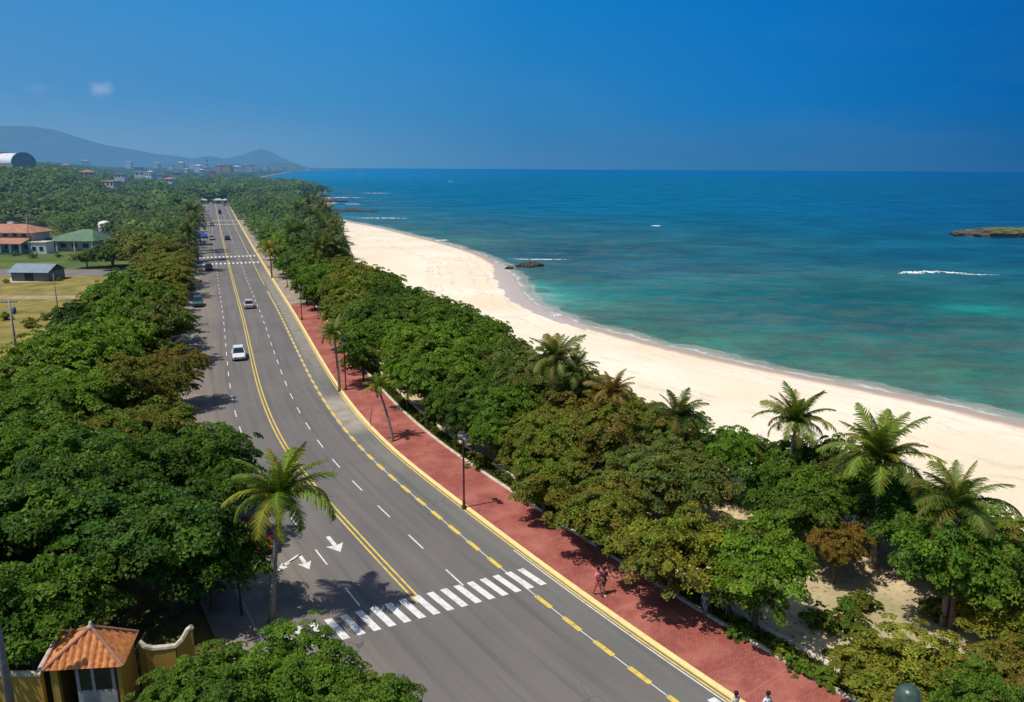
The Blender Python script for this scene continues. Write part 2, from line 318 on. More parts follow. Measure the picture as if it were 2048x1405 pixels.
M['sand'] = sandmat(); M['ground'] = groundmat()
def submesh(name, mask, m, label=None):
    f = FQ[mask]; u, inv = np.unique(f, return_inverse=True); V = np.stack([X, Y, Z], 1)[u]
    me = npmesh(name, V, inv.reshape(-1, 4), {'shore': ('POINT', 'FLOAT', S[u]), 'under': ('POINT', 'FLOAT', under[u]), 'wet': ('POINT', 'FLOAT', wet[u])}, m)
    if me.polygons[len(me.polygons)//2].normal.z < 0: me.flip_normals()
    o = link(name, me, smooth=True); o['kind'] = 'structure'; return o
submesh('beach', isb, M['sand']); submesh('ground', ~isb & (cs > -60), M['ground'])

# ------------------------------------------------------------------ sea
X2, Y2, FQ2 = fan(-32, 50, .33, 45, 60000, .010, .6); S2 = sdist(X2, Y2)
m_ = S2[FQ2].min(1) < 6; FQ2 = FQ2[m_]; u_, inv_ = np.unique(FQ2, return_inverse=True); X2, Y2, S2 = X2[u_], Y2[u_], S2[u_]; FQ2 = inv_.reshape(-1, 4)
dd = -S2; D2 = np.hypot(X2, Y2)
def mixc(c, f, d): return c*(1-f[:, None])+np.array(d)*f[:, None]
C = np.tile(np.array(lin(74, 122, 98)), (len(X2), 1))
C = mixc(C, sm(dd, 10, 34), lin(46, 98, 90)); C = mixc(C, sm(dd, 50, 170), lin(16, 88, 102)); C = mixc(C, sm(D2, 220, 600), lin(0, 94, 126)); C = mixc(C, sm(D2, 900, 5000), lin(0, 92, 142))
azm = np.arctan2(X2, Y2)
C = mixc(C, sm(azm, .15, .75)*sm(D2, 150, 500)*.6, lin(0, 56, 108)); C = mixc(C, sm(azm, .1, -.35)*sm(D2, 500, 2500)*.55, lin(40, 128, 172))
def blob(px, py, wx, wy, col, am):
    global C
    x0, y0 = gp(px, py, WZ); q = ((X2-x0)/wx)**2+((Y2-y0)/wy)**2; C = mixc(C, np.exp(-q)*am, col)
for b in ((1082, 590, 5, 16, lin(84, 188, 162), .95), (1125, 612, 7, 10, lin(66, 150, 128), .7), (1200, 645, 12, 7, lin(62, 130, 108), .6), (1170, 580, 14, 14, lin(40, 128, 122), .6),
          (1935, 618, 9, 6, lin(0, 150, 128), .85), (1080, 505, 45, 30, lin(34, 68, 88), .85), (1250, 530, 45, 14, lin(52, 84, 96), .8), (1420, 545, 35, 10, lin(46, 86, 94), .7), (1200, 470, 60, 40, lin(20, 76, 104), .5), (1500, 520, 60, 22, lin(22, 92, 106), .7), (960, 445, 60, 55, lin(12, 88, 116), .6),
          (1450, 640, 16, 8, lin(40, 84, 88), .8), (1700, 700, 14, 7, lin(54, 92, 84), .8), (1750, 650, 12, 6, lin(28, 78, 82), .7), (1960, 745, 8, 5, lin(20, 84, 84), .7), (1800, 745, 16, 5, lin(70, 118, 84), .8), (1600, 690, 14, 6, lin(60, 122, 100), .7),
          (1650, 600, 26, 10, lin(16, 88, 92), .7), (1800, 590, 30, 10, lin(0, 86, 80), .6), (1300, 590, 16, 10, lin(22, 112, 108), .6), (1500, 570, 28, 10, lin(30, 110, 108), .5), (1850, 510, 60, 18, lin(0, 70, 100), .6), (1250, 545, 30, 14, lin(48, 100, 112), .7),
          (740, 432, 30, 20, lin(40, 110, 140), .6), (1010, 575, 4.5, 20, lin(150, 138, 136), 1.), (1040, 598, 6, 8, lin(150, 138, 136), .95), (1075, 616, 4, 4.5, lin(165, 155, 150), .85), (1120, 633, 5, 3.5, lin(165, 155, 150), .7)): blob(*b)
C = C*np.array([1.12, 1.10, 1.20])[None]
C = np.concatenate([C, np.ones((len(C), 1))], 1)
def seamat():
    m = bpy.data.materials.new('sea_water'); m.use_nodes = True; t = m.node_tree; p = t.nodes['Principled BSDF']
    col = nd(t, 'ShaderNodeAttribute', attribute_name='wcol').outputs['Color']; a = nd(t, 'ShaderNodeAttribute', attribute_name='shore').outputs['Fac']
    g = t.nodes.new('ShaderNodeNewGeometry').outputs['Position']
    def noise(sc, det=5, dist=0, rot=0, asp=1):
        n = t.nodes.new('ShaderNodeTexNoise'); n.inputs['Scale'].default_value = sc; n.inputs['Detail'].default_value = det; n.inputs['Distortion'].default_value = dist
        mp = t.nodes.new('ShaderNodeMapping'); mp.inputs['Rotation'].default_value = (0, 0, rot); mp.inputs['Scale'].default_value = (1, asp, 1); t.links.new(g, mp.inputs[0]); t.links.new(mp.outputs[0], n.inputs[0]); return n.outputs[0]
    n1, n2, n3, n4 = noise(.035, 5, .6), noise(.14, 6, .8, .3, 1.6), noise(.9, 4, .3, .5, 2.2), noise(.010, 4, .4, .1, 1.8)
    deepf = mr(t, a, -10, -45)
    c = mix_(t, math_(t, 'MULTIPLY', mr(t, n1, .44, .6), .4), col, mix_(t, .5, col, (.0, .05, .09)))
    c = mix_(t, math_(t, 'MULTIPLY', mr(t, n2, .46, .58), mr(t, a, -45, -120, .8, 0.)), c, mix_(t, mr(t, a, -25, -90, .8, .3), col, (.075, .12, .10)))
    c = mix_(t, math_(t, 'MULTIPLY', mr(t, n2, .48, .34), .6), c, mix_(t, .5, col, (.0, .12, .10)))
    c = mix_(t, math_(t, 'MULTIPLY', mr(t, n4, .45, .62), .35), c, mix_(t, .5, col, (.0, .05, .1)))
    c = mix_(t, math_(t, 'MULTIPLY', mr(t, n3, .56, .74), .2), c, (.05, .20, .24))
    va_ = math_(t, 'MULTIPLY', mr(t, noise(.03, 4, .5, .1, 1.5), .38, .62, .84, 1.14), mr(t, noise(.11, 5, .5, .2, 1.8), .36, .64, .87, 1.12))
    va_ = math_(t, 'MULTIPLY', va_, mr(t, noise(.5, 5, .2, .3, 2.4), .4, .66, .95, 1.10))
    vs_ = nd(t, 'ShaderNodeVectorMath', operation='SCALE'); t.links.new(c, vs_.inputs[0]); t.links.new(va_, vs_.inputs['Scale']); c = vs_.outputs[0]
    # wash on the sand, with broken foam
    w = math_(t, 'ADD', a, math_(t, 'MULTIPLY', math_(t, 'SUBTRACT', noise(.12, 3), .5), 5.0)); w = math_(t, 'ADD', w, math_(t, 'MULTIPLY', math_(t, 'SUBTRACT', noise(.7, 4), .5), 1.6))
    c = mix_(t, mr(t, w, -4.2, -.4, 0, .8, True), c, (.42, .40, .33))
    for cc, wd, am in ((-.5, .5, .75), (-2.6, .3, .35)):
        f = math_(t, 'SUBTRACT', 1., math_(t, 'DIVIDE', math_(t, 'ABSOLUTE', math_(t, 'SUBTRACT', w, cc)), wd), clamp=True)
        c = mix_(t, math_(t, 'MULTIPLY', math_(t, 'MULTIPLY', f, am), mr(t, noise(.25, 4), .38, .58)), c, (.75, .76, .76))
    t.links.new(c, p.inputs['Base Color']); p.inputs['Roughness'].default_value = .4; p.inputs['Specular IOR Level'].default_value = .11; p.inputs['IOR'].default_value = 1.33
    b = t.nodes.new('ShaderNodeBump'); b.inputs['Strength'].default_value = .55; b.inputs['Distance'].default_value = .5; t.links.new(math_(t, 'ADD', n3, math_(t, 'MULTIPLY', noise(.35, 5, .2, .4, 2.5), 1.5)), b.inputs['Height']); t.links.new(b.outputs[0], p.inputs['Normal'])
    return m
M['sea'] = seamat()
me = npmesh('sea', np.stack([X2, Y2, np.full(len(X2), WZ)], 1), FQ2, {'wcol': ('POINT', 'FLOAT_COLOR', C), 'shore': ('POINT', 'FLOAT', S2)}, M['sea'])
if me.polygons[0].normal.z < 0: me.flip_normals()
setp(link('sea', me), kind='structure')

# foam of breaking waves, each a raised ragged crest
M['foam'] = mat('foam', (.78, .8, .82), .7, .15, 2.5, .4)
def wave(px, py, half, dep, label, h=.35, tail=0):
    x0, y0 = gp(px, py, WZ); n = 46; V = []; Fc = []; rr = random.Random(px)
    ph = [rr.random()*6 for _ in range(4)]
    for i in range(n):
        t = i/(n-1)*2-1; w = dep*(1-abs(t)**1.6)*(.55+.45*math.sin(t*9+ph[0])*math.sin(t*23+ph[1]))+.05
        yy = y0+dep*.5*math.sin(t*2+ph[2])+tail*t*dep; x = x0+t*half
        for k, (f, z) in enumerate(((-1, .03), (-.35, .9), (.25, 1.), (1, .03))): V.append((x, yy+f*w*(.8+.4*rr.random()), WZ+.02+h*z*(1-t*t)*(.6+.4*rr.random())*(1 if 0 < k < 3 else .05)))
    Fc = [(i*4+k, (i+1)*4+k, (i+1)*4+k+1, i*4+k+1) for i in range(n-1) for k in range(3) if rr.random() > .22]
    me = bpy.data.meshes.new('wave'); me.from_pydata(V, [], Fc); me.materials.append(M['foam']); me.update()
    setp(link('breaking_wave', me, smooth=True), label, 'wave', 'white breaking waves')
wave(1822, 547, 3.6, 2.2, 'bright white breaking wave, the longest crest below the islet')
wave(1878, 546, 8, 3.4, 'broad foam patch just right of the brightest breaking wave', .15)
wave(1960, 550, 5, .8, 'thin foam trail at the right edge, right of the breaking wave', .06)
wave(690, 396, 15, 6, 'white surf line breaking beside the far rock shelf')
wave(752, 387, 16, 3, 'thin white wave offshore from the far rock shelf', .3)
wave(900, 363, 8, 9, 'small white wave alone far out near the horizon', .5)
wave(652, 385, 3, 9, 'spray of a wave hitting the far rock shelf', 1.6)
wave(706, 409, 6, 4, 'small white wave just behind the low dark reef', .3)
wave(884, 481, 2.6, 2.2, 'small wave breaking on the sand at the beach bend', .3)
wave(1078, 519, 9, 1.0, 'pale foam line behind the dark rocks off the sand spit', .12)
wave(1110, 632, 1.4, 1.0, 'little wave lapping the beach inside the turquoise cove', .12)

wave(1312, 452, 2.5, 3.0, 'tiny whitecap alone in the middle of the bay', .3)
wave(765, 437, 14, 3.5, 'pale surf line close to the far end of the beach', .15)
wave(720, 348, 26, 30, 'faint whitecap near the horizon on the left', .6)
# rocks and islet
def rockmesh(rx, ry, rz, seed, n=26, mm=10, flat=.5, lobes=3):
    rr = random.Random(seed); P = [(rr.uniform(2, 9), rr.random()*6) for _ in range(lobes)]; V = []; Fc = []
    for i in range(mm):
        f = i/(mm-1); zz = math.sin(f*math.pi/2)**flat; r = math.cos(f*math.pi/2)**.45 if f < 1 else 0.02
        for k in range(n):
            a = 2*math.pi*k/n; w = 1+sum(.13*math.sin(int(p)*a+q) for p, q in P)+rr.uniform(-.06, .06)
            V.append((rx*r*w*math.cos(a), ry*r*w*math.sin(a), rz*(zz*1.25-.25)*(1+rr.uniform(-.18, .18))))
    Fc = [(i*n+k, i*n+(k+1) % n, (i+1)*n+(k+1) % n, (i+1)*n+k) for i in range(mm-1) for k in range(n)]+[tuple((mm-1)*n+k for k in range(n))]
    me = bpy.data.meshes.new('rock'); me.from_pydata(V, [], Fc); me.update(); return me
def rock(px, py, rx, ry, rz, label, seed, m='rock'):
    x, y = gp(px, py, WZ); me = rockmesh(rx, ry, rz, seed); me.materials.append(M[m]); o = link('rock', me); o.location = (x, y, WZ); return setp(o, label, 'rock', 'dark rocks in the shallows')
rock(1062, 533, 3.3, 2.6, .95, 'larger dark rock off the sand spit beside the turquoise cove', 1)
rock(1044, 534, 1.6, 1.4, .6, 'low black rock touching the left end of the larger spit rock', 5)
rock(1019, 538, 1.0, 1.2, .55, 'small dark rock nearest the tip of the sand spit', 2)
rock(700, 423, 9.5, 5, 1.1, 'long low dark reef beyond the far end of the beach', 3)
rock(738, 424, 4.0, 3, .6, 'flat dark rock just right of the long low reef', 4)
rock(650, 404, 14, 16, 1.5, 'brown rock shelf at the far end of the beach behind the palms', 7); rock(610, 393, 22, 18, 2.0, 'grass-brown rocky point beyond the palm cluster', 8)
xi, yi = gp(2075, 470, 0); isl = empty('islet', (xi, yi, WZ), 0, 'flat rocky islet with grass on top at the right edge', 'islet')
me = rockmesh(31, 12, 2.3, 21, 60, 12, .4, 5); me.materials.append(mat('islet_rock', (.2, .13, .08), .9, .4, .5, .9, c2=(.09, .06, .04))); link('rock_base', me, isl)
me = rockmesh(27, 9, 1.2, 22, 60, 8, .8, 5); me.materials.append(mat('islet_grass', (.07, .11, .02), .9, .5, .3, .6, c2=(.2, .19, .05))); o = link('grass_cap', me, isl); o.location = (2.5, 1, 1.9)
me = rockmesh(2.6, 2, 1.5, 23); me.materials.append(mat('red_rock', (.3, .1, .07), .9, .3, 1, .5)); o = link('red_outcrop', me, isl); o.location = (-30, -3, 0)

# ------------------------------------------------------------------ road
def roadmat():
    m = bpy.data.materials.new('asphalt'); m.use_nodes = True; t = m.node_tree; p = t.nodes['Principled BSDF']; p.inputs['Roughness'].default_value = .85; p.inputs['Specular IOR Level'].default_value = .25
    o = nd(t, 'ShaderNodeAttribute', attribute_name='off').outputs['Fac']; s = nd(t, 'ShaderNodeAttribute', attribute_name='along').outputs['Fac']
    cv = t.nodes.new('ShaderNodeCombineXYZ'); t.links.new(o, cv.inputs[0]); t.links.new(s, cv.inputs[1])
    def noise(sc, det, sxy=(1, 1, 1), dist=0):
        mp = t.nodes.new('ShaderNodeMapping'); mp.inputs['Scale'].default_value = sxy; t.links.new(cv.outputs[0], mp.inputs[0]); n = t.nodes.new('ShaderNodeTexNoise'); n.inputs['Scale'].default_value = sc; n.inputs['Detail'].default_value = det; n.inputs['Distortion'].default_value = dist; t.links.new(mp.outputs[0], n.inputs[0]); return n.outputs[0]
    c = mix_(t, mr(t, o, -3.6, -5.2), (.172, .156, .145), (.27, .225, .18)); c = mix_(t, mr(t, o, -2.8, -3.4, 0, .45), c, (.19, .165, .145)); c = mix_(t, mr(t, o, 5.9, 6.2), c, (.175, .172, .155))
    c = mix_(t, mr(t, noise(.10, 4), .35, .65, 0, .35), c, (.10, .092, .095)); c = mix_(t, mr(t, noise(1, 5, (1.1, .02, 1)), .45, .75, 0, .5), c, (.205, .19, .178))
    c = mix_(t, mr(t, noise(1, 5, (1.7, .05, 1)), .5, .72, 0, .5), c, (.085, .08, .08)); c = mix_(t, mr(t, noise(7, 8), .5, .8, 0, .35), c, (.09, .085, .08))
    # pale worn patch on the shoulder and dust along both edges
    for s0, w, o0, ow, am in ((105, 7.5, 7.4, 1.5, .85), (91, 5, 7.3, 1.2, .12), (175, 60, 7.6, 1.2, .45)):
        f = math_(t, 'SUBTRACT', 1., math_(t, 'DIVIDE', math_(t, 'ABSOLUTE', math_(t, 'SUBTRACT', s, s0)), w), clamp=True); h = math_(t, 'SUBTRACT', 1., math_(t, 'DIVIDE', math_(t, 'ABSOLUTE', math_(t, 'SUBTRACT', o, o0)), ow), clamp=True)
        f = math_(t, 'MULTIPLY', mr(t, f, 0, .35), mr(t, h, 0, .3)); c = mix_(t, math_(t, 'MULTIPLY', f, math_(t, 'MULTIPLY', am, mr(t, noise(.7, 5), .3, .6, .4, 1))), c, (.42, .36, .28))
    c = mix_(t, mr(t, o, -6.8, -8.8, 0, .55), c, (.38, .31, .245)); c = mix_(t, math_(t, 'MULTIPLY', mr(t, noise(.6, 6), .5, .62), mr(t, o, -6, -8)), c, (.40, .32, .25))
    # fine cracks
    v = t.nodes.new('ShaderNodeTexVoronoi'); v.feature = 'DISTANCE_TO_EDGE'; v.inputs['Scale'].default_value = .22
    ns = t.nodes.new('ShaderNodeTexNoise'); ns.inputs['Scale'].default_value = 1.2; t.links.new(cv.outputs[0], ns.inputs[0]); va = nd(t, 'ShaderNodeVectorMath', operation='ADD'); t.links.new(cv.outputs[0], va.inputs[0]); t.links.new(ns.outputs['Color'], va.inputs[1]); t.links.new(va.outputs[0], v.inputs[0])
    c = mix_(t, math_(t, 'MULTIPLY', mr(t, v.outputs[0], .012, .0), mr(t, noise(.07, 2), .5, .6, 0, .6)), c, (.045, .042, .042))
    t.links.new(c, p.inputs['Base Color']); b = t.nodes.new('ShaderNodeBump'); b.inputs['Strength'].default_value = .2; b.inputs['Distance'].default_value = .02; t.links.new(noise(9, 6), b.inputs['Height']); t.links.new(b.outputs[0], p.inputs['Normal'])
    hazed(t, p); return m
def paintmat(name, c, wear=.5):
    m = bpy.data.materials.new(name); m.use_nodes = True; t = m.node_tree; p = t.nodes['Principled BSDF']; p.inputs['Roughness'].default_value = .7
    g = t.nodes.new('ShaderNodeNewGeometry').outputs['Position']; n = t.nodes.new('ShaderNodeTexNoise'); n.inputs['Scale'].default_value = 2.2; n.inputs['Detail'].default_value = 8; n.inputs['Roughness'].default_value = .7; t.links.new(g, n.inputs[0])
    c2 = mix_(t, mr(t, n.outputs[0], .48, .72, 0, wear), c, (.17, .155, .14)); t.links.new(c2, p.inputs['Base Color']); hazed(t, p); return m
def brickmat():
    m = bpy.data.materials.new('red_pavers'); m.use_nodes = True; t = m.node_tree; p = t.nodes['Principled BSDF']; p.inputs['Roughness'].default_value = .85; p.inputs['Specular IOR Level'].default_value = .2
    o = nd(t, 'ShaderNodeAttribute', attribute_name='off').outputs['Fac']; s = nd(t, 'ShaderNodeAttribute', attribute_name='along').outputs['Fac']; cv = t.nodes.new('ShaderNodeCombineXYZ'); t.links.new(o, cv.inputs[0]); t.links.new(s, cv.inputs[1])
    b = t.nodes.new('ShaderNodeTexBrick'); b.inputs['Scale'].default_value = 1.9; b.inputs['Color1'].default_value = (.29, .078, .062, 1); b.inputs['Color2'].default_value = (.41, .12, .095, 1); b.inputs['Mortar'].default_value = (.20, .06, .048, 1); b.inputs['Mortar Size'].default_value = .035; t.links.new(cv.outputs[0], b.inputs[0])
    def noise(sc, det=5):
        n = t.nodes.new('ShaderNodeTexNoise'); n.inputs['Scale'].default_value = sc; n.inputs['Detail'].default_value = det; t.links.new(cv.outputs[0], n.inputs[0]); return n.outputs[0]
    c = mix_(t, mr(t, noise(.35), .42, .7, 0, .7), b.outputs[0], (.50, .19, .14)); c = mix_(t, mr(t, noise(.9, 7), .52, .7, 0, .6), c, (.26, .06, .045))
    j = math_(t, 'ABSOLUTE', math_(t, 'SUBTRACT', math_(t, 'FRACT', math_(t, 'DIVIDE', s, 9.3)), .5)); c = mix_(t, mr(t, j, .006, .002, 0, .3), c, (.55, .26, .17))
    c = mix_(t, mr(t, noise(14, 2), .70, .74, 0, .8), c, (.08, .04, .02))
    t.links.new(c, p.inputs['Base Color']); hazed(t, p); return m
M['asphalt'] = roadmat(); M['pw'] = paintmat('white_road_paint', (.74, .73, .70), .55); M['py'] = paintmat('yellow_road_paint', (.74, .53, .085), .75); M['ky'] = paintmat('yellow_kerb_paint', (.86, .63, .25), .4); M['pavers'] = brickmat()
SMAX = float(CLS[-1]); S0 = 12.0
K = dict(kind='structure')
setp(strip('road', 0, SMAX, [(x, .02) for x in (-8.8, -6, -3, 0, 3, 6, 8.5)], M['asphalt'], 1, attr=True), **K)
setp(strip('kerb_painted', 0, SMAX, [(8.45, .02), (8.46, .14), (8.74, .145)], M['ky'], 1), **K)
setp(strip('far_pavement', 172.2, 420, [(8.742, .14), (12.85, .145)], mat('dusty_paving', (.32, .25, .19), .9, .3, .5), 1), **K)
setp(strip('promenade', 0, 172, [(8.742, .14), (10, .145), (12.85, .145)], M['pavers'], 1, attr=True), **K)
setp(strip('promenade_edging', 0, 420, [(12.851, .14), (12.852, .24), (13.15, .24), (13.152, -.02)], M['coping'], 1), **K)
setp(strip('planting_strip', 0, 300, [(13.153, .06), (14.4, .06)], mat('strip_grass', (.10, .11, .025), .95, .5, 2, .3, c2=(.22, .18, .07)), 1), **K)
setp(strip('left_kerb', 0, SMAX, [(-8.8, .021), (-8.81, .14), (-9.0, .14), (-9.1, -.02)], M['concrete'], 1), **K)
setp(strip('left_pavement', 0, SMAX, [(-9.002, .135), (-11, .135)], mat('shaded_dusty_concrete', (.22, .175, .15), .9, .3, .6), 1), **K)  # pavement colour darkened to stand in for the roadside tree shade
w_ = strip('low_wall', 0, 300, [(14.42, 0), (14.422, .38), (14.62, .38), (14.622, 0)], M['coping'], 1); setp(w_, 'low cream garden wall between the red promenade and the trees', 'wall')
zz = .028
mb = MB()
CW = s_of(-1.5, 40)[0]
for a0, a1 in ((0, CW-9), (CW+1.8, SMAX)):
    for o in (-.24, .10): patch(mb, a0 if a0 else 0, a1 if a0 else CW-30, o, o+.13, zz)
setp(mb.build('centre_line', M['py']), **K)
mb = MB()
for off_, w, ph in ((3.05, .10, .2), (-3.15, .10, 1.6)):
    s = 40+ph
    while s < SMAX:
        if off_ > 0 or True:
            if s > CW+1.5: patch(mb, s, s+2.3, off_-w/2, off_+w/2, zz)
        s += 5.55
setp(mb.build('lane_dashes', M['pw']), **K)
mb = MB(); s = 8.
while s < 190:
    if not (CW-1.0 < s < CW+1.2): patch(mb, s, s+1.55, 5.98, 6.28, zz)
    s += 2.75
patch(mb, 200, SMAX, 6.05, 6.2, zz, 2)
patch(mb, 0, SMAX, 8.22, 8.33, zz)
setp(mb.build('shoulder_dashes', M['py']), **K)
mb = MB(); patch(mb, 8, 190, 6.1, 6.16, zz-.004); patch(mb, 0, 70, 8.05, 8.13, zz); setp(mb.build('edge_line', M['pw']), **K)
mb = MB()
# near zebra crossing
A = np.array([2.25, 41.75]); B = np.array([-11.9, 34.55]); Ud = np.array([-.62, .785]); nst = 18
for i in range(nst):
    p = A+(B-A)*(i/nst); q = p+(B-A)/np.linalg.norm(B-A)*.44; l = 2.35
    mb.add([tuple(p)+(zz+.003,), tuple(q)+(zz+.003,), tuple(q+Ud*l)+(zz+.003,), tuple(p+Ud*l)+(zz+.003,)], [(0, 1, 2, 3)])
A2 = np.array(gp(1432, 1398)); dv = (B-A)/np.linalg.norm(B-A)
for i in range(16):
    p = A2+dv*(i*.85); q = p+dv*.46; mb.add([tuple(x)+(zz+.003,) for x in (p-Ud*2.2, q-Ud*2.2, q+Ud*.1, p+Ud*.1)], [(0, 1, 2, 3)])
def zebra(s0, s1, o0=-8.5, o1=8):
    o = o0
    while o < o1: patch(mb, s0, s1, o, o+.5, zz+.003, 5); o += 1.05
for (px, py) in ((455, 527), (452, 514), (430, 450), (428, 442)):
    s, _ = s_of(*gp(px, py)); zebra(s-1.6, s+1.6)
setp(mb.build('crosswalk', M['pw']), **K)
def arrow(pts, name='lane_arrow'):
    return pts
mb = MB(); z3 = zz+.002
def local(s, o, pts):
    h = heading(s)+math.pi; x, y = at(s, o); c, q = math.cos(h), math.sin(h); return [(x+a*c-b*q, y+a*q+b*c, z3) for a, b in pts]
sa, oa = s_of(*gp(672, 1094)); sb, ob = s_of(*gp(603, 1118))
mb.add(local(sa, oa, [(-1.25, -.14), (.3, -.14), (.3, .14), (-1.25, .14)]), [(0, 1, 2, 3)]); mb.add(local(sa, oa, [(.1, -.62), (1.3, 0), (.1, .62), (.3, 0)]), [(0, 1, 3), (1, 2, 3)])
mb.add(local(sb, ob, [(-.9, -.1), (.5, -.1), (.5, .14), (-.9, .14)]), [(0, 1, 2, 3)]); mb.add(local(sb, ob, [(.3, -.45), (1.35, 0), (.3, .45), (.5, 0)]), [(0, 1, 3), (1, 2, 3)])
mb.add(local(sb, ob, [(-.95, .14), (-.72, .14), (-.2, -1.05), (-.2, -.7)]), [(0, 1, 2, 3)] if False else [(0, 1, 2, 3)]); mb.add(local(sb, ob, [(-.9, -.12), (-.6, -.12), (.15, -1.2), (-.1, -1.35)]), [(0, 1, 2, 3)])
mb.add(local(sb, ob, [(-.35, -1.25), (.35, -1.1), (.55, -1.95), (.0, -1.2)]), [(0, 1, 2)])
setp(mb.build('lane_arrows', M['pw']), **K)
# side street and fields on the left
def sheet(name, pts, z, m, zp=0):
    P = [gp(*p) for p in pts]; me = bpy.data.meshes.new(name); me.from_pydata([(x, y, z) for x, y in P], [], [tuple(range(len(P)))]); me.materials.append(m); me.update()
    if me.polygons[0].normal.z < 0: me.flip_normals()
    return setp(link(name, me), kind='structure')
M['field'] = mat('dry_field', (.13, .15, .025), .95, .2, .25, .5, c2=(.34, .25, .07), detail=8)
M['lawn'] = mat('green_verge', (.06, .12, .015), .95, .3, .1, .3, c2=(.13, .16, .03))
sheet('dry_field', [(-300, 552), (300, 552), (330, 640), (120, 760), (-300, 760)], .006, M['field'])
sheet('green_verge', [(-300, 505), (300, 505), (300, 540), (-300, 540)], .006, M['lawn'])
sheet('side_street', [(-300, 538), (385, 540), (385, 551), (-300, 554)], .014, mat('side_asphalt', (.19, .17, .16), .9, .2, .3))
sheet('dirt_track', [(-300, 592), (150, 592), (150, 598), (-300, 602)], .013, mat('dirt', (.36, .26, .16), .95, .3, .5))
sheet('bare_patch', [(20, 556), (105, 556), (100, 563), (20, 566)], .012, mat('bare_soil', (.5, .42, .33), .95, .2, .5))

# ------------------------------------------------------------------ hills
def hill(name, prof, D, depth, m, seed, label=None):
    """prof: image skyline points turned into a real ridge at distance D"""
    rr = np.random.default_rng(seed); xs = np.linspace(prof[0][0], prof[-1][0], 160); ys = np.interp(xs, [p[0] for p in prof], [p[1] for p in prof])
    k = 24; V = []
    bumps = np.convolve(rr.normal(0, 1, 200), np.ones(6)/6, 'same')[:160]
    for i, (x, y) in enumerate(zip(xs, ys)):
        d = ray(x, y); t = D/d[1]; zt = CH+d[2]*t; X0 = d[0]*t
        for j in range(k):
            f = j/(k-1); zf = (math.sin(f*math.pi/2)**1.3 if f <= 1 else 1)
            nz_ = 1+.18*math.sin(X0/D*55+j*.7+seed)*math.sin(j*.5)*(1-f)+.04*bumps[(i+j*3) % 160]*(1-f)*3
            V.append((X0*(1-(1-f)*depth/D), D-(1-f)*depth, max(-5, zt*zf*nz_) if f < 1 else zt+bumps[i]*D*.0004))
    idx = np.arange(160*k).reshape(160, k); Fq = np.stack([idx[:-1, :-1], idx[1:, :-1], idx[1:, 1:], idx[:-1, 1:]], -1).reshape(-1, 4)
    # back slope
    me = npmesh(name, V, Fq, None, m); setp(link(name, me, smooth=True), kind='structure')
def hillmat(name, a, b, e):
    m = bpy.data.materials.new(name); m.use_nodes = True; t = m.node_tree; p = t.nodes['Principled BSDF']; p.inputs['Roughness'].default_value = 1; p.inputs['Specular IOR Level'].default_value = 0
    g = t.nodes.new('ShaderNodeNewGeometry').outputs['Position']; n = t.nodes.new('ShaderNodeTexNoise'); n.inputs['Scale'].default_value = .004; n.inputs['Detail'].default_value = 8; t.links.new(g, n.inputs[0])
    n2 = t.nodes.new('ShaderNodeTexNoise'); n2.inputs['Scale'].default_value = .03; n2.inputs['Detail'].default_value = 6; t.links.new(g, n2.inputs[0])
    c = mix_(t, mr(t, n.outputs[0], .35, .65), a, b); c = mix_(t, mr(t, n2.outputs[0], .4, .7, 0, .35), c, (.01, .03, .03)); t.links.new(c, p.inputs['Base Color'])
    em = t.nodes.new('ShaderNodeEmission'); em.inputs[0].default_value = lin(88, 140, 184)+(1,); ms = t.nodes.new('ShaderNodeMixShader'); ms.inputs[0].default_value = e; em.inputs[1].default_value = .93  # haze over the hills put in as a fixed share of blue emission
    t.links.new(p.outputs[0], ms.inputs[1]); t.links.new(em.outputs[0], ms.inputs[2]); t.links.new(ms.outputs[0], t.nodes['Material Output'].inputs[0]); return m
hill('hills_left', [(-500, 262), (-200, 252), (-60, 256), (0, 254), (60, 254), (110, 262), (150, 275), (210, 291), (260, 299), (310, 309), (360, 314), (420, 322), (520, 332)], 9000, 3500, hillmat('hazy_hill_scrub', (.06, .09, .05), (.15, .15, .11), .905), 3)
hill('hill_town', [(330, 336), (380, 318), (420, 313), (450, 318), (480, 312), (503, 304), (522, 298), (540, 303), (562, 315), (580, 323), (600, 330), (620, 336)], 6500, 1600, hillmat('hazy_hill_town_scrub', (.05, .08, .06), (.12, .14, .11), .925), 5)
hill('headland_far', [(440, 330), (520, 327), (560, 326), (590, 328), (602, 333), (610, 337)], 5200, 600, hillmat('hazy_headland_scrub', (.04, .08, .03), (.10, .13, .06), .75), 9)
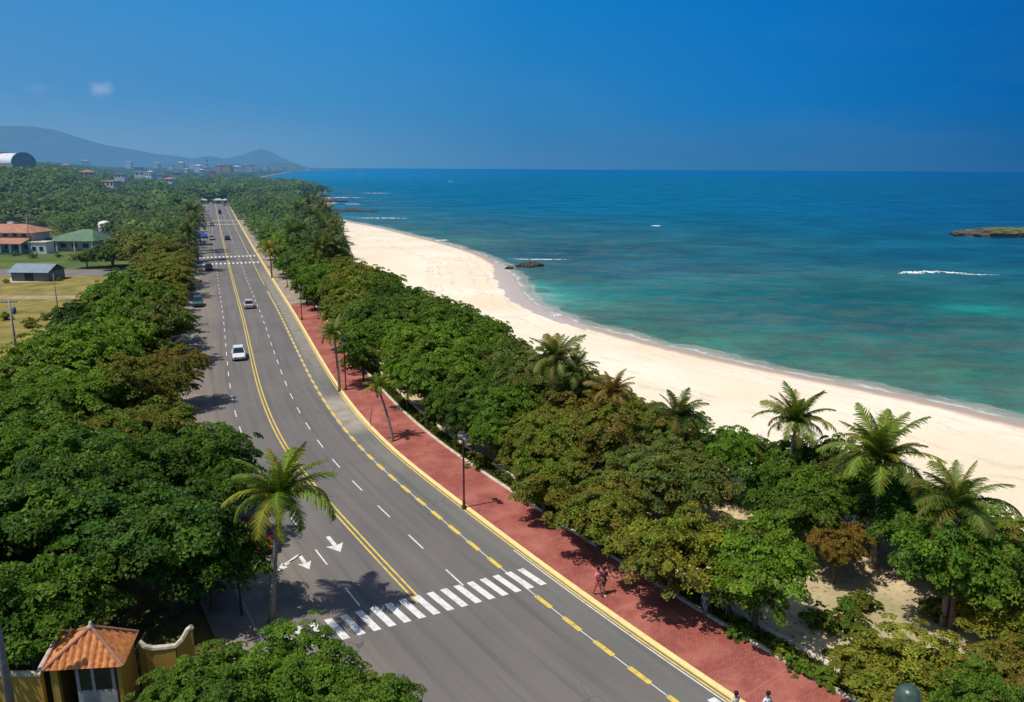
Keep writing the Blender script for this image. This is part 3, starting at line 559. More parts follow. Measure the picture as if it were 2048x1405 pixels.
# ------------------------------------------------------------------ foliage
def crown_mesh(name, seed, R, H, npad, nleaf, ls, flat=.16, warm=0.):
    """crown as tiers of leafy pads: ellipsoid R x H (half height), uneven lobes, leaves as small folded quads"""
    r = np.random.default_rng(seed); ph = r.uniform(0, 6.28, 6); pads = []
    nl = 6; lobes = [(0, 0, 0, 1.)]+[(math.cos(a)*.48*R, math.sin(a)*.48*R, r.uniform(-.35, .4)*H, r.uniform(.42, .74)) for a in np.linspace(0, 6.28, nl, endpoint=False)+r.uniform(0, .8, nl)]
    while len(pads) < npad:
        lx, ly, lz, k = lobes[r.integers(len(lobes))]; k = k if (lx or ly) else .75
        a = r.uniform(0, 6.283); z = r.uniform(-.75, 1); q = math.sqrt(max(0, 1-z*z)); rad = r.uniform(.55, 1.12)*(.9+.16*math.sin(3*a+ph[0])*math.sin(4*z+ph[1])+.12*math.sin(7*a+ph[2]+5*z))
        pads.append((lx+R*k*q*math.cos(a)*rad, ly+R*k*q*math.sin(a)*rad, lz+H*k*z*rad*(1 if z > 0 else .85), r.uniform(.08, .19)*R, r.uniform(0, 1), q, a))
    Cn = []; U = []; Wd = []; tone = []; wm = []
    for (x, y, z, pr_, t, q, a) in pads:
        n = nleaf; rr = np.sqrt(r.uniform(0, 1, n))*pr_; th = r.uniform(0, 6.283, n); tilt = .5*q
        dx = rr*np.cos(th); dy = rr*np.sin(th); dz = -.9*(rr/pr_)**2*pr_*flat*2.2+r.normal(0, pr_*flat*.5, n)-(dx*math.cos(a)+dy*math.sin(a))*tilt
        Cn.append(np.stack([x+dx, y+dy, z+dz], 1))
        nx = .55*np.cos(th)*rr/pr_+.5*q*math.cos(a)+r.normal(0, .6, n); ny = .55*np.sin(th)*rr/pr_+.5*q*math.sin(a)+r.normal(0, .6, n); nrm = np.stack([nx, ny, np.ones(n)], 1); nrm /= np.linalg.norm(nrm, axis=1)[:, None]
        b = r.uniform(0, 6.283, n); v = np.stack([np.cos(b), np.sin(b), np.zeros(n)], 1); u = np.cross(nrm, v); u /= np.linalg.norm(u, axis=1)[:, None]; w = np.cross(nrm, u)
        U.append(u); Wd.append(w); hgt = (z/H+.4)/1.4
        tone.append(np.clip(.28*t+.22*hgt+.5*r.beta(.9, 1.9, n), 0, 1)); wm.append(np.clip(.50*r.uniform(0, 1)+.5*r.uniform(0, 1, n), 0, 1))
    Cn = np.concatenate(Cn); U = np.concatenate(U); Wd = np.concatenate(Wd); tone = np.concatenate(tone); wm = np.concatenate(wm); n = len(Cn)
    l = (ls*r.uniform(.65, 1.35, n))[:, None]; up = np.cross(U, Wd)*l*.10
    V = np.stack([Cn-U*l*.5, Cn+Wd*l*.30-up, Cn+U*l*.55, Cn-Wd*l*.30-up], 1).reshape(-1, 3); Fq = np.arange(4*n).reshape(n, 4)
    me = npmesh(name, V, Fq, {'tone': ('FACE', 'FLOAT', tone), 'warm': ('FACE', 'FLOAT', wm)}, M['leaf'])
    return me, pads
def trunk_mesh(name, seed, h, R, pads, r0=.22, nb=9):
    r = random.Random(seed); mb = MB(); top = Vector((r.uniform(-.3, .3), r.uniform(-.3, .3), h*.55))
    mb.tube([(0, 0, -.3), (top.x*.3, top.y*.3, h*.25), top], [r0*1.25, r0, r0*.8], 8)
    mb.tube([top, top*1.0+Vector((.1, .1, h*.25))], [r0*.8, r0*.3], 6)
    for p in r.sample(pads, min(nb, len(pads))):
        e = Vector(p[:3])+Vector((0, 0, h)); mdl = top.lerp(e, .5)+Vector((r.uniform(-.3, .3), r.uniform(-.3, .3), -.15*R)); mb.tube([top, mdl, e], [r0*.5, r0*.3, r0*.1], 5)
    return mb.mesh(name, M['bark'])
KIND = {}
def make_kind(key, nvar, R, H, h, npad, nleaf, ls, **kw):
    KIND[key] = []
    for i in range(nvar):
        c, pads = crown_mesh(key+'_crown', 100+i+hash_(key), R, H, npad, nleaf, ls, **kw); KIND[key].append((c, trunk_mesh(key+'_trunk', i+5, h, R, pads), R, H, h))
def hash_(s): return sum(ord(c)*(i+1) for i, c in enumerate(s)) % 977
make_kind('near', 6, 4.2, 3.1, 4.3, 330, 92, .225)
make_kind('mid', 5, 4.2, 3.0, 4.2, 250, 42, .33)
make_kind('far', 4, 4.2, 3.0, 4.2, 170, 20, .58, flat=.3)
make_kind('bush', 2, 2.2, 1.3, 1.1, 80, 60, .24)
GREEN = dict(dark=(.034, .074, .009), deep=(.022, .054, .010), mid=(.060, .118, .010), bright=(.092, .160, .011), olive=(.108, .128, .014), yellow=(.165, .165, .016), brown=(.125, .098, .018), dull=(.075, .095, .022))
def tree(kind, x, y, R, top, col, warm, label, group, rz=None, base=None, name='almond_tree', vary=True):
    warm *= .8; v = KIND[kind]; c, t, R0, H0, h0 = v[random.randrange(len(v))]; k = R/R0; kz = top/(h0+H0*.95)
    root = empty(name, (x, y, 0), random.uniform(0, 6.28) if rz is None else rz, label, 'tree', group)
    root.scale = (k, k*random.uniform(.92, 1.08), kz)
    s, = (terr(np.array([x]), np.array([y]), sdist(np.array([x]), np.array([y]))),); root.location.z = float(s[0])
    a = link('crown', c, root); a.location = (0, 0, h0); b = link('trunk', t, root)
    j = random.uniform(.82, 1.2) if vary else 1.
    a.color = tuple(q*j*random.uniform(.93, 1.07) for q in col)+(warm,)
    return root
# where the photograph shows road, sand, sea, houses: crowns keep out of these
P_road = [(850, 1405), (820, 1350), (740, 1300), (665, 1250), (640, 1225), (620, 1200), (560, 1200), (505, 1180), (505, 1110), (500, 1060), (505, 960), (480, 880), (462, 850), (428, 790), (436, 720), (412, 660), (402, 600), (388, 540), (388, 490), (402, 440), (402, 400), (452, 400), (468, 430), (494, 470), (528, 518), (556, 572), (584, 610), (606, 650), (636, 690), (664, 730), (716, 745), (770, 790), (840, 850), (850, 885), (930, 925), (1010, 975), (1120, 1050), (1240, 1120), (1290, 1200), (1400, 1270), (1500, 1310), (1600, 1340), (1690, 1405)]
P_sea = [(2400, 1180), (2048, 1030), (1960, 1000), (1850, 945), (1650, 880), (1500, 868), (1420, 830), (1290, 790), (1180, 740), (1060, 698), (1000, 640), (880, 588), (800, 545), (700, 520), (688, 442), (672, 425), (600, 395), (560, 375), (560, 300), (2400, 300)]
P_gate = [(60, 1340), (110, 1250), (290, 1255), (400, 1262), (330, 1340), (310, 1405), (-200, 1500), (-200, 1330)]
P_field = [(-50, 510), (120, 508), (200, 512), (215, 545), (170, 590), (110, 620), (60, 655), (28, 700), (-50, 720)]
P_house = [(-50, 440), (95, 440), (110, 485), (180, 462), (230, 462), (200, 505), (-50, 510)]
P_clear = [(1560, 1250), (1640, 1175), (1720, 1175), (1790, 1210), (1860, 1225), (1660, 1290), (1640, 1400), (1540, 1300)]
P_clear2 = [(1860, 1215), (2048, 1225), (2048, 1290), (1960, 1270)]
P_ocean = None
def inpoly(P, x, y):
    r = False; j = len(P)-1
    for i in range(len(P)):
        xi, yi = P[i]; xj, yj = P[j]
        if (yi > y) != (yj > y) and x < (xj-xi)*(y-yi)/(yj-yi)+xi: r = not r
        j = i
    return r
KEEP = [P_road, P_sea, P_gate, P_field, P_house, P_clear, P_clear2]
def clear(x, y, R, top, f=.8, keep=KEEP):
    zc = top*.62
    for a in range(10):
        an = a*math.pi/5
        p = pr(x+R*f*math.cos(an), y+R*f*math.sin(an), zc)
        if any(inpoly(P, *p) for P in keep): return False
    if keep is KEEP and any(inpoly(Pc, *pr(x+R*.8*math.cos(q_), y+R*.8*math.sin(q_), 0)) for q_ in (0, 1.05, 2.1, 3.14, 4.2, 5.24) for Pc in (P_clear, P_clear2)): return False
    sh = pr(x+.44*top*.6, y+.2*top*.6, 0)
    if keep is KEEP and inpoly(P_clear, *sh): return False
    for z in (top*.97, top*.3):
        p = pr(x, y, z)
        if any(inpoly(P, *p) for P in keep): return False
    return True
def inwater(x, y): return not bool(inside(LAND, np.array([x]), np.array([y]))[0])
# colour by place in the photograph (then fixed in the world)
TINT = [(1110, 740, 80, 'dull', .30), (1010, 810, 70, 'mid', .12), (1180, 850, 110, 'brown', .38), (1060, 900, 110, 'olive', .35), (1260, 900, 90, 'olive', .35), (1380, 870, 90, 'mid', .1), (1460, 900, 80, 'mid', .08), (1330, 960, 90, 'dull', .3),
        (1160, 1000, 100, 'olive', .42), (1330, 1080, 100, 'olive', .32), (1530, 1130, 90, 'olive', .25), (1560, 960, 90, 'dull', .3), (1470, 990, 90, 'dark', .15), (1760, 1020, 90, 'bright', .15), (1690, 1110, 45, 'brown', .85), (1800, 1130, 90, 'dark', .05), (1940, 1110, 90, 'mid', .1), (2030, 1060, 60, 'olive', .4), (1640, 930, 90, 'dark', .12),
        (900, 620, 130, 'mid', .06), (700, 540, 60, 'olive', .4), (780, 600, 80, 'dark', .18), (680, 600, 70, 'olive', .30), (850, 700, 110, 'bright', .04), (750, 690, 70, 'mid', .08), (960, 680, 70, 'mid', .08), (880, 800, 80, 'dark', .05), (900, 860, 60, 'dull', .25), (980, 730, 60, 'dark', .2),
        (560, 420, 70, 'olive', .28), (560, 480, 60, 'bright', .06), (640, 470, 60, 'dark', .06), (520, 440, 50, 'mid', .1), (620, 560, 60, 'mid', .15),
        (330, 420, 80, 'bright', .2), (300, 470, 70, 'olive', .35), (330, 560, 80, 'olive', .45), (200, 440, 70, 'dull', .35), (250, 500, 50, 'dark', .1), (100, 400, 90, 'deep', .05), (380, 600, 50, 'dark', .05), (150, 640, 60, 'deep', .03), (260, 600, 70, 'mid', .15), (220, 680, 80, 'bright', .15), (330, 660, 80, 'dull', .35), (330, 740, 90, 'olive', .5), (390, 800, 60, 'olive', .45),
        (100, 760, 100, 'bright', .06), (200, 760, 90, 'mid', .1), (60, 860, 100, 'mid', .08), (250, 860, 110, 'olive', .25), (180, 980, 130, 'dark', .04), (380, 880, 80, 'dull', .15), (380, 980, 90, 'dark', .02), (60, 1080, 130, 'mid', .05), (60, 950, 90, 'mid', .05), (280, 1090, 110, 'dark', .02), (60, 1200, 100, 'mid', .06), (400, 1120, 80, 'deep', .02), (150, 1200, 90, 'dark', .06), (480, 400, 80, 'olive', .15), (400, 360, 120, 'olive', .1), (200, 350, 150, 'dark', .05)]
def tint(px, py):
    best = min(TINT, key=lambda t: math.hypot(px-t[0], py-t[1])/t[2]); return best[3], best[4]
CN = dict(dark='dark green', deep='blackish green', mid='green', bright='bright green', olive='olive green', yellow='yellowish green', brown='brownish', dull='dull grey green')
T_ALL = []
def try_tree(x, y, R, top, zone, spacing=None, keep=KEEP, f=.8):
    px, py = pr(x, y, top*.7)
    if px < -250 or px > 2350 or py > 1560: return False
    if not clear(x, y, R, top, f, keep) or inwater(x, y): return False
    T_ALL.append((x, y, R, top, zone, px, py)); return True
rs = random.Random(5)
# fixed foreground trees
EX = [  # px, py of crown middle, R, top, kind tint, warm, label
    (440, 1372, 2.6, 4.6, 'mid', .03, 'round green tree in the foreground just right of the tiled gatehouse'),
    (585, 1345, 2.8, 4.6, 'mid', .05, 'dense green tree at the bottom edge right below the leaning palm trunk'),
    (728, 1400, 2.5, 4.2, 'mid', .04, 'foreground green tree whose crown reaches out over the asphalt at the bottom'),
    (380, 1400, 2.4, 4.0, 'mid', .05, 'small green tree at the bottom edge between gatehouse and foreground trees'),
    (1345, 1078, 3.6, 6.2, 'yellow', .3, 'yellowish green almond tree beside the promenade above the couple'),
    (1520, 1120, 3.2, 6.6, 'bright', .22, 'bright green tree shading the promenade wall at the sandy clearing'),
    (1825, 1335, 3.2, 3.8, 'yellow', .32, 'wide low yellow green tree at the bottom right behind the domed lamp'),
    (2035, 1350, 2.6, 4.0, 'brown', .5, 'brownish small tree cut by the bottom right corner'),
    (1925, 1112, 3.2, 7.0, 'mid', .06, 'green tree on a slim bare trunk standing on the right hand sand'),
    (1812, 1035, 3.0, 5.6, 'dark', .05, 'dark green tree just left of the slim trunked tree on the sand'),
    (1678, 1082, 1.7, 4.4, 'brown', 1.15, 'small almond tree turning orange red among the green crowns'),
    (1765, 985, 3.4, 6.2, 'bright', .12, 'bright green crown right behind the orange red tree'),
    (2045, 1110, 3.2, 5.4, 'olive', .3, 'olive crown at the right edge next to the slim trunked tree'),
    (2020, 1225, 2.6, 3.2, 'yellow', .2, 'low yellow green bushy tree on the sand at the right edge'),
    (1200, 1010, 3.2, 5.2, 'olive', .42, 'olive and rust crown behind the promenade lamp'),
    (990, 860, 2.6, 5.2, 'mid', .1, 'bright sided small tree over the promenade wall left of the brown almond tree'),
    (1090, 950, 3.0, 5.2, 'olive', .35, 'rusty olive tree leaning over the promenade wall by the tall lamp'),
    (345, 735, 3.6, 6.7, 'brown', .45, 'reddest brown almond tree on the left roadside'),
    (115, 780, 4.6, 7.4, 'bright', .05, 'bright green crown on the far left below the utility pole'),
    (150, 1010, 4.8, 8.4, 'dark', .03, 'largest dark crown in the left foreground'),
    (330, 1060, 4.4, 8.0, 'dark', .02, 'dark crown left of the leaning palm in the left foreground'),
    (50, 1180, 4.0, 7.0, 'mid', .05, 'green crown at the left edge above the gatehouse wall'),
    (1590, 912, 2.6, 5.6, 'dark', .15, 'bushy dark crown at the foot of the spreading palm'),
    (1735, 985, 2.4, 5.6, 'mid', .1, 'green crown at the foot of the biggest palm'),
    (1890, 1075, 2.4, 5.2, 'bright', .2, 'bright crown at the foot of the rightmost palm'),
    (1612, 1000, 3.0, 6.4, 'mid', .2, 'green crown between the sandy clearing and the spreading palm'),
    (1680, 935, 2.9, 6.0, 'dull', .2, 'dull green crown between the spreading palm and the biggest palm'),
    (1560, 965, 3.0, 6.2, 'mid', .15, 'green crown below the spreading palm toward the promenade'),
    (1850, 1010, 2.6, 5.8, 'mid', .1, 'green crown between the biggest palm and the rightmost palm'),
    (222, 500, 5.2, 6.6, 'dark', .1, 'round dark tree before the green roof at the end of the side street'),
    (172, 512, 3.2, 4.6, 'olive', .2, 'lower olive tree on the verge in front of the green roofed house'),
    (112, 424, 6., 7.8, 'deep', .05, 'dark tree behind the right end of the terracotta roof'),
    (415, 1085, 3.3, 6.6, 'dark', .02, 'dark crown shading the left pavement above the gatehouse wall'),
    (450, 975, 2.4, 6.2, 'dark', .03, 'dark crown reaching toward the leaning palm fronds'),
    (400, 905, 3.9, 7.2, 'dark', .05, 'dark crown above the leaning palm at the road edge')]
ex_pos = []
for px, py, R, top, tn, wm, lab in EX:
    x, y = gp(px, py, top*.66); tree('near', x, y, R, top, GREEN[tn], wm, lab, None, vary=False); ex_pos.append((x, y, R))
# scattered rows
def grid(x0, x1, y0, y1, sp, Rr, tr, zone, cond, f=.8, keep=KEEP):
    n = 0; y = y0; row = 0
    while y < y1:
        x = x0+(row % 2)*sp*.5
        while x < x1:
            X_, Y_ = x+rs.uniform(-.28, .28)*sp, y+rs.uniform(-.28, .28)*sp
            if cond(X_, Y_):
                R = rs.uniform(*Rr); top = rs.uniform(*tr)
                if all(math.hypot(X_-a, Y_-b) > .62*(R+c) for a, b, c in ex_pos): n += try_tree(X_, Y_, R, top, zone, f=f, keep=keep) or (R > 2.5 and try_tree(X_, Y_, R*.7, top*.85, zone, f=f, keep=keep))
            x += sp
        y += sp*.866; row += 1
    return n
def offs(x, y): return s_of(x, y)[1]
n1 = grid(-100, 60, 24, 130, 4.9, (3.0, 4.1), (5.4, 7.4), 'R', lambda x, y: offs(x, y) > 14.5)
n2 = grid(-180, 10, 130, 330, 6.9, (3.9, 5.4), (6.2, 8.2), 'R', lambda x, y: offs(x, y) > 14)
n3 = grid(-230, -60, 330, 560, 10.5, (6., 8.), (7.5, 10), 'R', lambda x, y: offs(x, y) > 14, f=.7)
n4 = grid(-90, -8, 28, 120, 5.6, (3.6, 4.7), (6.6, 8.8), 'L', lambda x, y: offs(x, y) < -10.5)
n5 = grid(-260, -40, 120, 330, 9.4, (5.0, 6.6), (7, 9.2), 'L', lambda x, y: offs(x, y) < -11.5)
n6 = grid(-520, -120, 330, 600, 17, (8.5, 11.), (8, 12), 'L', lambda x, y: offs(x, y) < -16, f=.6)
# small trees that close gaps along both edges of the road
n7 = 0
for sd, rng_ in ((-1, (-12.2, -10.2)), (1, (11.5, 15.5))):
    s = 42.
    while s < 520:
        o = rs.uniform(*rng_); x, y = at(s, o); R = rs.uniform(1.7, 2.5)*(1+s/500)
        if all(math.hypot(x-a, y-b) > .5*(R+c) for a, b, c in ex_pos) and all(math.hypot(x-t[0], y-t[1]) > .45*(R+t[2]) for t in T_ALL): n7 += try_tree(x, y, R, R*rs.uniform(1.7, 2.1)+.8, 'L' if sd < 0 else 'R', f=.6)
        s += 4+s/60
for k in range(len(outl)-1):
    (xa, ya), (xb, yb) = outl[k], outl[k+1]; A_ = gp(xa, ya, 4); B_ = gp(xb, yb, 4); m_n = int(math.hypot(A_[0]-B_[0], A_[1]-B_[1])/3.2)
    for j in range(m_n):
        f_ = (j+rs.random())/m_n; R = rs.uniform(1.7, 2.6)*(1+.4*(k > 9)); top = R*rs.uniform(1.7, 2.3)+.4; px, py = xa+(xb-xa)*f_, ya+(yb-ya)*f_
        A1 = gp(px, py, top*.9); x, y = A1[0]-R*.25, A1[1]-R*.35
        if all(math.hypot(x-a, y-b) > .5*(R+c) for a, b, c in ex_pos) and all(math.hypot(x-t[0], y-t[1]) > .42*(R+t[2]) for t in T_ALL): T_ALL.append((x, y, R, top, 'R')+pr(x, y, top*.7))
print('TREES', n1, n2, n3, n4, n5, n6, n7, len(T_ALL))
T_ALL.sort(key=lambda t: math.hypot(t[0], t[1])); FARWOOD = T_ALL[262:]; T_ALL = T_ALL[:272]
LM = [(1110, 700, 'behind the tall palm at the middle of the beach edge'), (1350, 800, 'near the palm standing before the open sand'), (1585, 820, 'near the spreading palm on the right beach edge'), (1760, 880, 'near the biggest palm at the right'), (1920, 980, 'near the rightmost palm'), (770, 790, 'across from the small promenade palm'),
      (690, 720, 'beside the shaded lamp on the promenade'), (640, 450, 'in front of the far palm cluster'), (890, 600, 'along the beach edge by the sand spit'), (540, 480, 'beside the far crosswalk on the sea side'), (560, 1000, 'left of the leaning roadside palm'), (20, 620, 'by the left utility pole'), (478, 705, 'beside the road near the white car'), (395, 600, 'by the parked car on the left kerb'),
      (392, 480, 'by the blue canopy on the left'), (150, 480, 'behind the green roofed house'), (40, 430, 'behind the terracotta roofed house'), (230, 530, 'at the end of the side street'), (180, 1280, 'behind the tiled gatehouse'), (430, 400, 'at the far end of the road'), (1200, 900, 'in the rusty stand behind the promenade lamp'), (1400, 980, 'between the promenade and the right palms'), (820, 660, 'in the dense belt between road and beach'), (300, 850, 'in the dark stand left of the road')]
for i, (x, y, R, top, zone, px, py) in enumerate(T_ALL):
    D = math.hypot(x, y); tn, wm = tint(px, py); kind = 'near' if D < 78 else ('mid' if D < 210 else 'far')
    lm = min(LM, key=lambda q: math.hypot(px-q[0], py-q[1]))[2]
    sz = 'small ' if R < 2.9 else ''
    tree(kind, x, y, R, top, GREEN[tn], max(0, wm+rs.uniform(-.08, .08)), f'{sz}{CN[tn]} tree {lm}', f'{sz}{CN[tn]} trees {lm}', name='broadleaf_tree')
# far woodland past 600 m: a mass nobody could count
def woodland():
    r = np.random.default_rng(3); Cn = []; Tn = []; Wm = []; Ls = []
    pts = [(t[0], t[1], t[2], t[3]) for t in FARWOOD]
    for k in range(9000):
        D = 590*math.exp(r.uniform(0, 2.35)); a = r.uniform(-.66, .02); x, y = D*math.sin(a), D*math.cos(a)
        pts.append((x, y, r.uniform(7, 12)*(1+D/2600), r.uniform(7, 13)))
    P = np.array(pts); sd_ = sdist(P[:, 0], P[:, 1]); hz_ = terr(P[:, 0], P[:, 1], sd_); kept = 0
    occ = set()
    for (x, y, R, top), s_, h_ in zip(pts, sd_, hz_):
        if s_ < R*.6+3: continue
        D = math.hypot(x, y); g = (int(x/(R*1.15)), int(y/(R*1.5)), int(R/4))
        if g in occ: continue
        occ.add(g)
        px, py = pr(x, y, h_+top)
        if px < -60 or (D < 640 and not clear(x, y, R, top, .7)): continue
        n = 190 if D < 1000 else (100 if D < 2500 else 60); kept += 1
        a = r.uniform(0, 6.283, n); z = r.uniform(-.3, 1, n); q = np.sqrt(1-z*z)*r.uniform(.6, 1.1, n); Cn.append(np.stack([x+R*q*np.cos(a), y+R*q*np.sin(a), h_+top*.55+top*.45*z*r.uniform(.7, 1.15, n)], 1))
        t0 = r.uniform(0, .55)
        Tn.append(np.clip(t0*.8+r.uniform(0, .4, n), 0, 1)); Wm.append(np.full(n, r.uniform(0, 1))); Ls.append(R*(.24 if D < 1000 else .32)*r.uniform(.6, 1.3, n))
    Cn = np.concatenate(Cn); n = len(Cn); l = np.concatenate(Ls)[:, None]; nr = np.stack([r.normal(0, .45, n), r.normal(-.35, .45, n), np.ones(n)], 1); nr /= np.linalg.norm(nr, axis=1)[:, None]
    b = r.uniform(0, 6.283, n); v = np.stack([np.cos(b), np.sin(b), 0*b], 1); U = np.cross(nr, v); U /= np.linalg.norm(U, axis=1)[:, None]; Wd = np.cross(nr, U)
    V = np.stack([Cn-U*l*.5, Cn+Wd*l*.4, Cn+U*l*.5, Cn-Wd*l*.4], 1).reshape(-1, 3)
    me = npmesh('woodland', V, np.arange(4*n).reshape(n, 4), {'tone': ('FACE', 'FLOAT', np.concatenate(Tn)), 'warm': ('FACE', 'FLOAT', np.concatenate(Wm))}, M['leaf'])
    o = link('distant_woodland', me); o.color = (.037, .068, .013, 0); setp(o, 'green tree canopy filling the low land beyond the road', 'woodland', None, 'stuff'); print('WOOD', kept, n)
woodland()
# undergrowth in the belt between wall and sand
def undergrowth():
    r = random.Random(8); k = 0
    spots = [(1600, 1345), (1650, 1370), (1560, 1310), (1700, 1330), (1640, 1250), (1700, 1220), (1730, 1215), (1480, 1275), (960, 935), (1010, 960), (1100, 1010), (1180, 1060), (860, 850), (1250, 1110), (1950, 1395), (1880, 1240), (1690, 1260)]
    for px, py in spots:
        x, y = gp(px, py); R = r.uniform(.7, 1.3)
        tree('bush', x, y, R, R*1.0, GREEN[r.choice(['olive', 'yellow', 'dull', 'mid'])], r.choice([.1, .3, .5]), 'low scrubby bush on the sand strip behind the promenade wall', 'low bushes behind the promenade wall', name='bush')['category'] = 'bush'
undergrowth()
for px, py, R in ((30, 512, 1.2), (66, 517, 1.4), (118, 515, 1.0), (150, 520, 1.3), (262, 548, 1.6), (245, 556, 1.3), (14, 640, 1.2), (60, 655, 1.4), (120, 628, 1.3), (175, 600, 1.3), (205, 582, 1.4), (250, 520, 1.5), (12, 566, .8), (118, 562, .8), (92, 640, 1.)):
    x, y = gp(px, py); tree('bush', x, y, R, R*1.15, GREEN[random.choice(['bright', 'yellow', 'mid', 'olive'])], .1, 'leafy shrub at the edge of the open field on the left', 'shrubs around the left field', name='bush')['category'] = 'bush'
gr = random.Random(12); Vg = []; Fg = []; tg = []; wg = []
for i in range(16000):
    s = gr.uniform(20, 130); o = gr.uniform(13.2, 14.38); x, y = at(s, o); a = gr.uniform(0, 6.28); l = gr.uniform(.06, .2); h = gr.uniform(.05, .28); b = len(Vg)
    Vg += [(x-l*math.cos(a)*.5, y-l*math.sin(a)*.5, .06), (x+l*math.cos(a)*.5, y+l*math.sin(a)*.5, .06), (x+gr.uniform(-.1, .1), y+gr.uniform(-.1, .1), .06+h), (x+gr.uniform(-.1, .1), y+gr.uniform(-.1, .1), .04+h)]; Fg.append((b, b+1, b+2, b+3)); tg.append(gr.random()); wg.append(gr.random())
me = npmesh('grass', Vg, Fg, {'tone': ('FACE', 'FLOAT', tg), 'warm': ('FACE', 'FLOAT', wg)}, M['leaf']); o = link('verge_grass', me); o.color = (.08, .11, .02, .3); setp(o, 'short weedy grass along the promenade wall', 'grass', None, 'stuff')

# ------------------------------------------------------------------ palms
def frond_mesh(seed, Lf, droop, npair=38, wid=.86):
    r = random.Random(seed); V = []; Fc = []; tn = []; pts = []
    x = z = 0.; an = math.radians(70); st = Lf/14
    for i in range(15):
        pts.append(Vector((x, 0, z))); x += st*math.cos(an); z += st*math.sin(an); an -= droop/14*(1+.6*i/14)
    def along(t): f = t*14; i = min(13, int(f)); return pts[i].lerp(pts[i+1], f-i), (pts[i+1]-pts[i]).normalized()
    tw = r.uniform(-.5, .5)
    for k in range(14):
        a, b = pts[k], pts[k+1]; w = .05*(1-k/15); q = len(V); V += [a+Vector((0, w, 0)), a-Vector((0, w, 0)), b-Vector((0, w, 0)), b+Vector((0, w, 0))]; Fc.append((q, q+1, q+2, q+3)); tn.append(.95)
    for i in range(npair):
        t = .10+.90*i/(npair-1); p, d = along(t); ll = wid*math.sin(math.pi*min(1, .18+t*.80))**.7*(Lf/3.2)*r.uniform(.62, 1.12)+.05
        for sgn in (-1, 1):
            sw = .55+.35*t+r.uniform(-.12, .12); side = Vector((0, sgn, 0)); out = (side*math.cos(sw)+d*math.sin(sw)).normalized(); dn = Vector((0, 0, -1)); up = d.cross(side)*sgn
            m_ = p+out*ll*.5+dn*ll*.12*(1+tw*sgn); e = p+out*ll*.93+dn*ll*(.22+.2*r.random()+tw*sgn*.3); wd = .017*Lf/3.2+.014; q = len(V)
            V += [p-d*wd, p+d*wd, m_+d*wd, m_-d*wd, e+d*.012, e-d*.012]; Fc += [(q, q+1, q+2, q+3), (q+3, q+2, q+4, q+5)]; v = r.uniform(.25, .8); tn += [v, v*.9]
    me = bpy.data.meshes.new('frond'); me.from_pydata([tuple(v) for v in V], [], Fc); at_ = me.attributes.new('tone', 'FLOAT', 'FACE'); at_.data.foreach_set('value', tn)
    aw = me.attributes.new('warm', 'FLOAT', 'FACE'); aw.data.foreach_set('value', [r.uniform(0, 1) for _ in tn]); me.materials.append(M['frond']); me.update(); return me
FR = [frond_mesh(i, 3.2, d, 50) for i, d in enumerate((.6, .8, 1.05, 1.35, 1.7))]
DEADF = frond_mesh(77, 3.0, 1.1, 30, .5)
def palm(px, py, h, Lf, label, nf=18, lean=(0, 0), col=(.045, .075, .014), warm=.12, skirt=0, group=None, foot=None, up=.0, seed=0):
    r = random.Random(seed+int(px)); x, y = gp(px, py, h); fx, fy = (x-lean[0], y-lean[1]) if foot is None else foot
    root = empty('coconut_palm', (fx, fy, 0), 0, label, 'palm tree', group); tx, ty = x-fx, y-fy
    mb = MB(); pts = []; rad = []
    for i in range(12):
        t = i/11; pts.append((tx*t**1.5, ty*t**1.5, -.1+(h+.1)*t)); rad.append((.20-.09*t+(.08 if i == 0 else 0))*(Lf/3.2)**.5)
    mb.tube(pts, rad, 9); mb.build('trunk', M['palmbark'], root, True)
    hb = MB(); hb.lathe([(.1, -.35), (.2, -.15), (.24, .05), (.12, .3)], 8, (tx, ty, h)); hb.build('crownshaft', M['bark'], root)
    cc = MB()
    cc.lathe([(.05, -.2), (.2, -.12), (.2, .1), (.05, .2)], 8, (tx, ty, h-.2))
    for k in range(7):
        a = k*.9+r.uniform(-.1, .1); cc.lathe([(.03, -.13), (.1, -.07), (.12, 0), (.09, .08), (.02, .12)], 6, (tx+.24*math.cos(a), ty+.24*math.sin(a), h-.25+r.uniform(-.1, .1)))
    cc.build('coconuts', mat('coconut_'+str(int(px)), (.13, .12, .03), .6, .3, 3), root)
    nf = int(nf*1.35)
    for k in range(nf):
        t = k/nf; a = k*2.39996+r.uniform(-.2, .2); j = min(4, int(t*5)); f = link('frond', FR[(j+r.choice((0, 0, 1))) % 5 if j < 4 else 4], root)
        s = Lf/3.2*r.uniform(.8, 1.12)*(1 if t > .15 else .9); f.scale = (s, s, s); f.location = (tx, ty, h+.15)
        f.rotation_euler = Matrix.Rotation(a, 4, 'Z').to_euler(); el_ = (-.28+t*1.3-up); R_ = Matrix.Rotation(a, 4, 'Z') @ Matrix.Rotation(el_, 4, 'Y') @ Matrix.Rotation(r.uniform(-.35, .35), 4, 'X'); f.rotation_euler = R_.to_euler()
        c = r.uniform(.75, 1.25); yel = r.random() < .2; f.color = (col[0]*c*(1.6 if yel else 1), col[1]*c*(1.25 if yel else 1), col[2]*c, warm+(.2 if yel else 0)+(.3 if t > .9 else 0))
    for k in range(skirt):
        f = link('frond', DEADF, root); a = -1.75+k*1.5+k*k*.4; f.location = (tx, ty, h-.1); f.rotation_euler = (Matrix.Rotation(a, 4, 'Z') @ Matrix.Rotation(2.15, 4, 'Y')).to_euler(); f.scale = (.8*Lf/3.2,)*3; f.color = (.50, .44, .03, .05); f.name = 'hanging_frond'
    return root
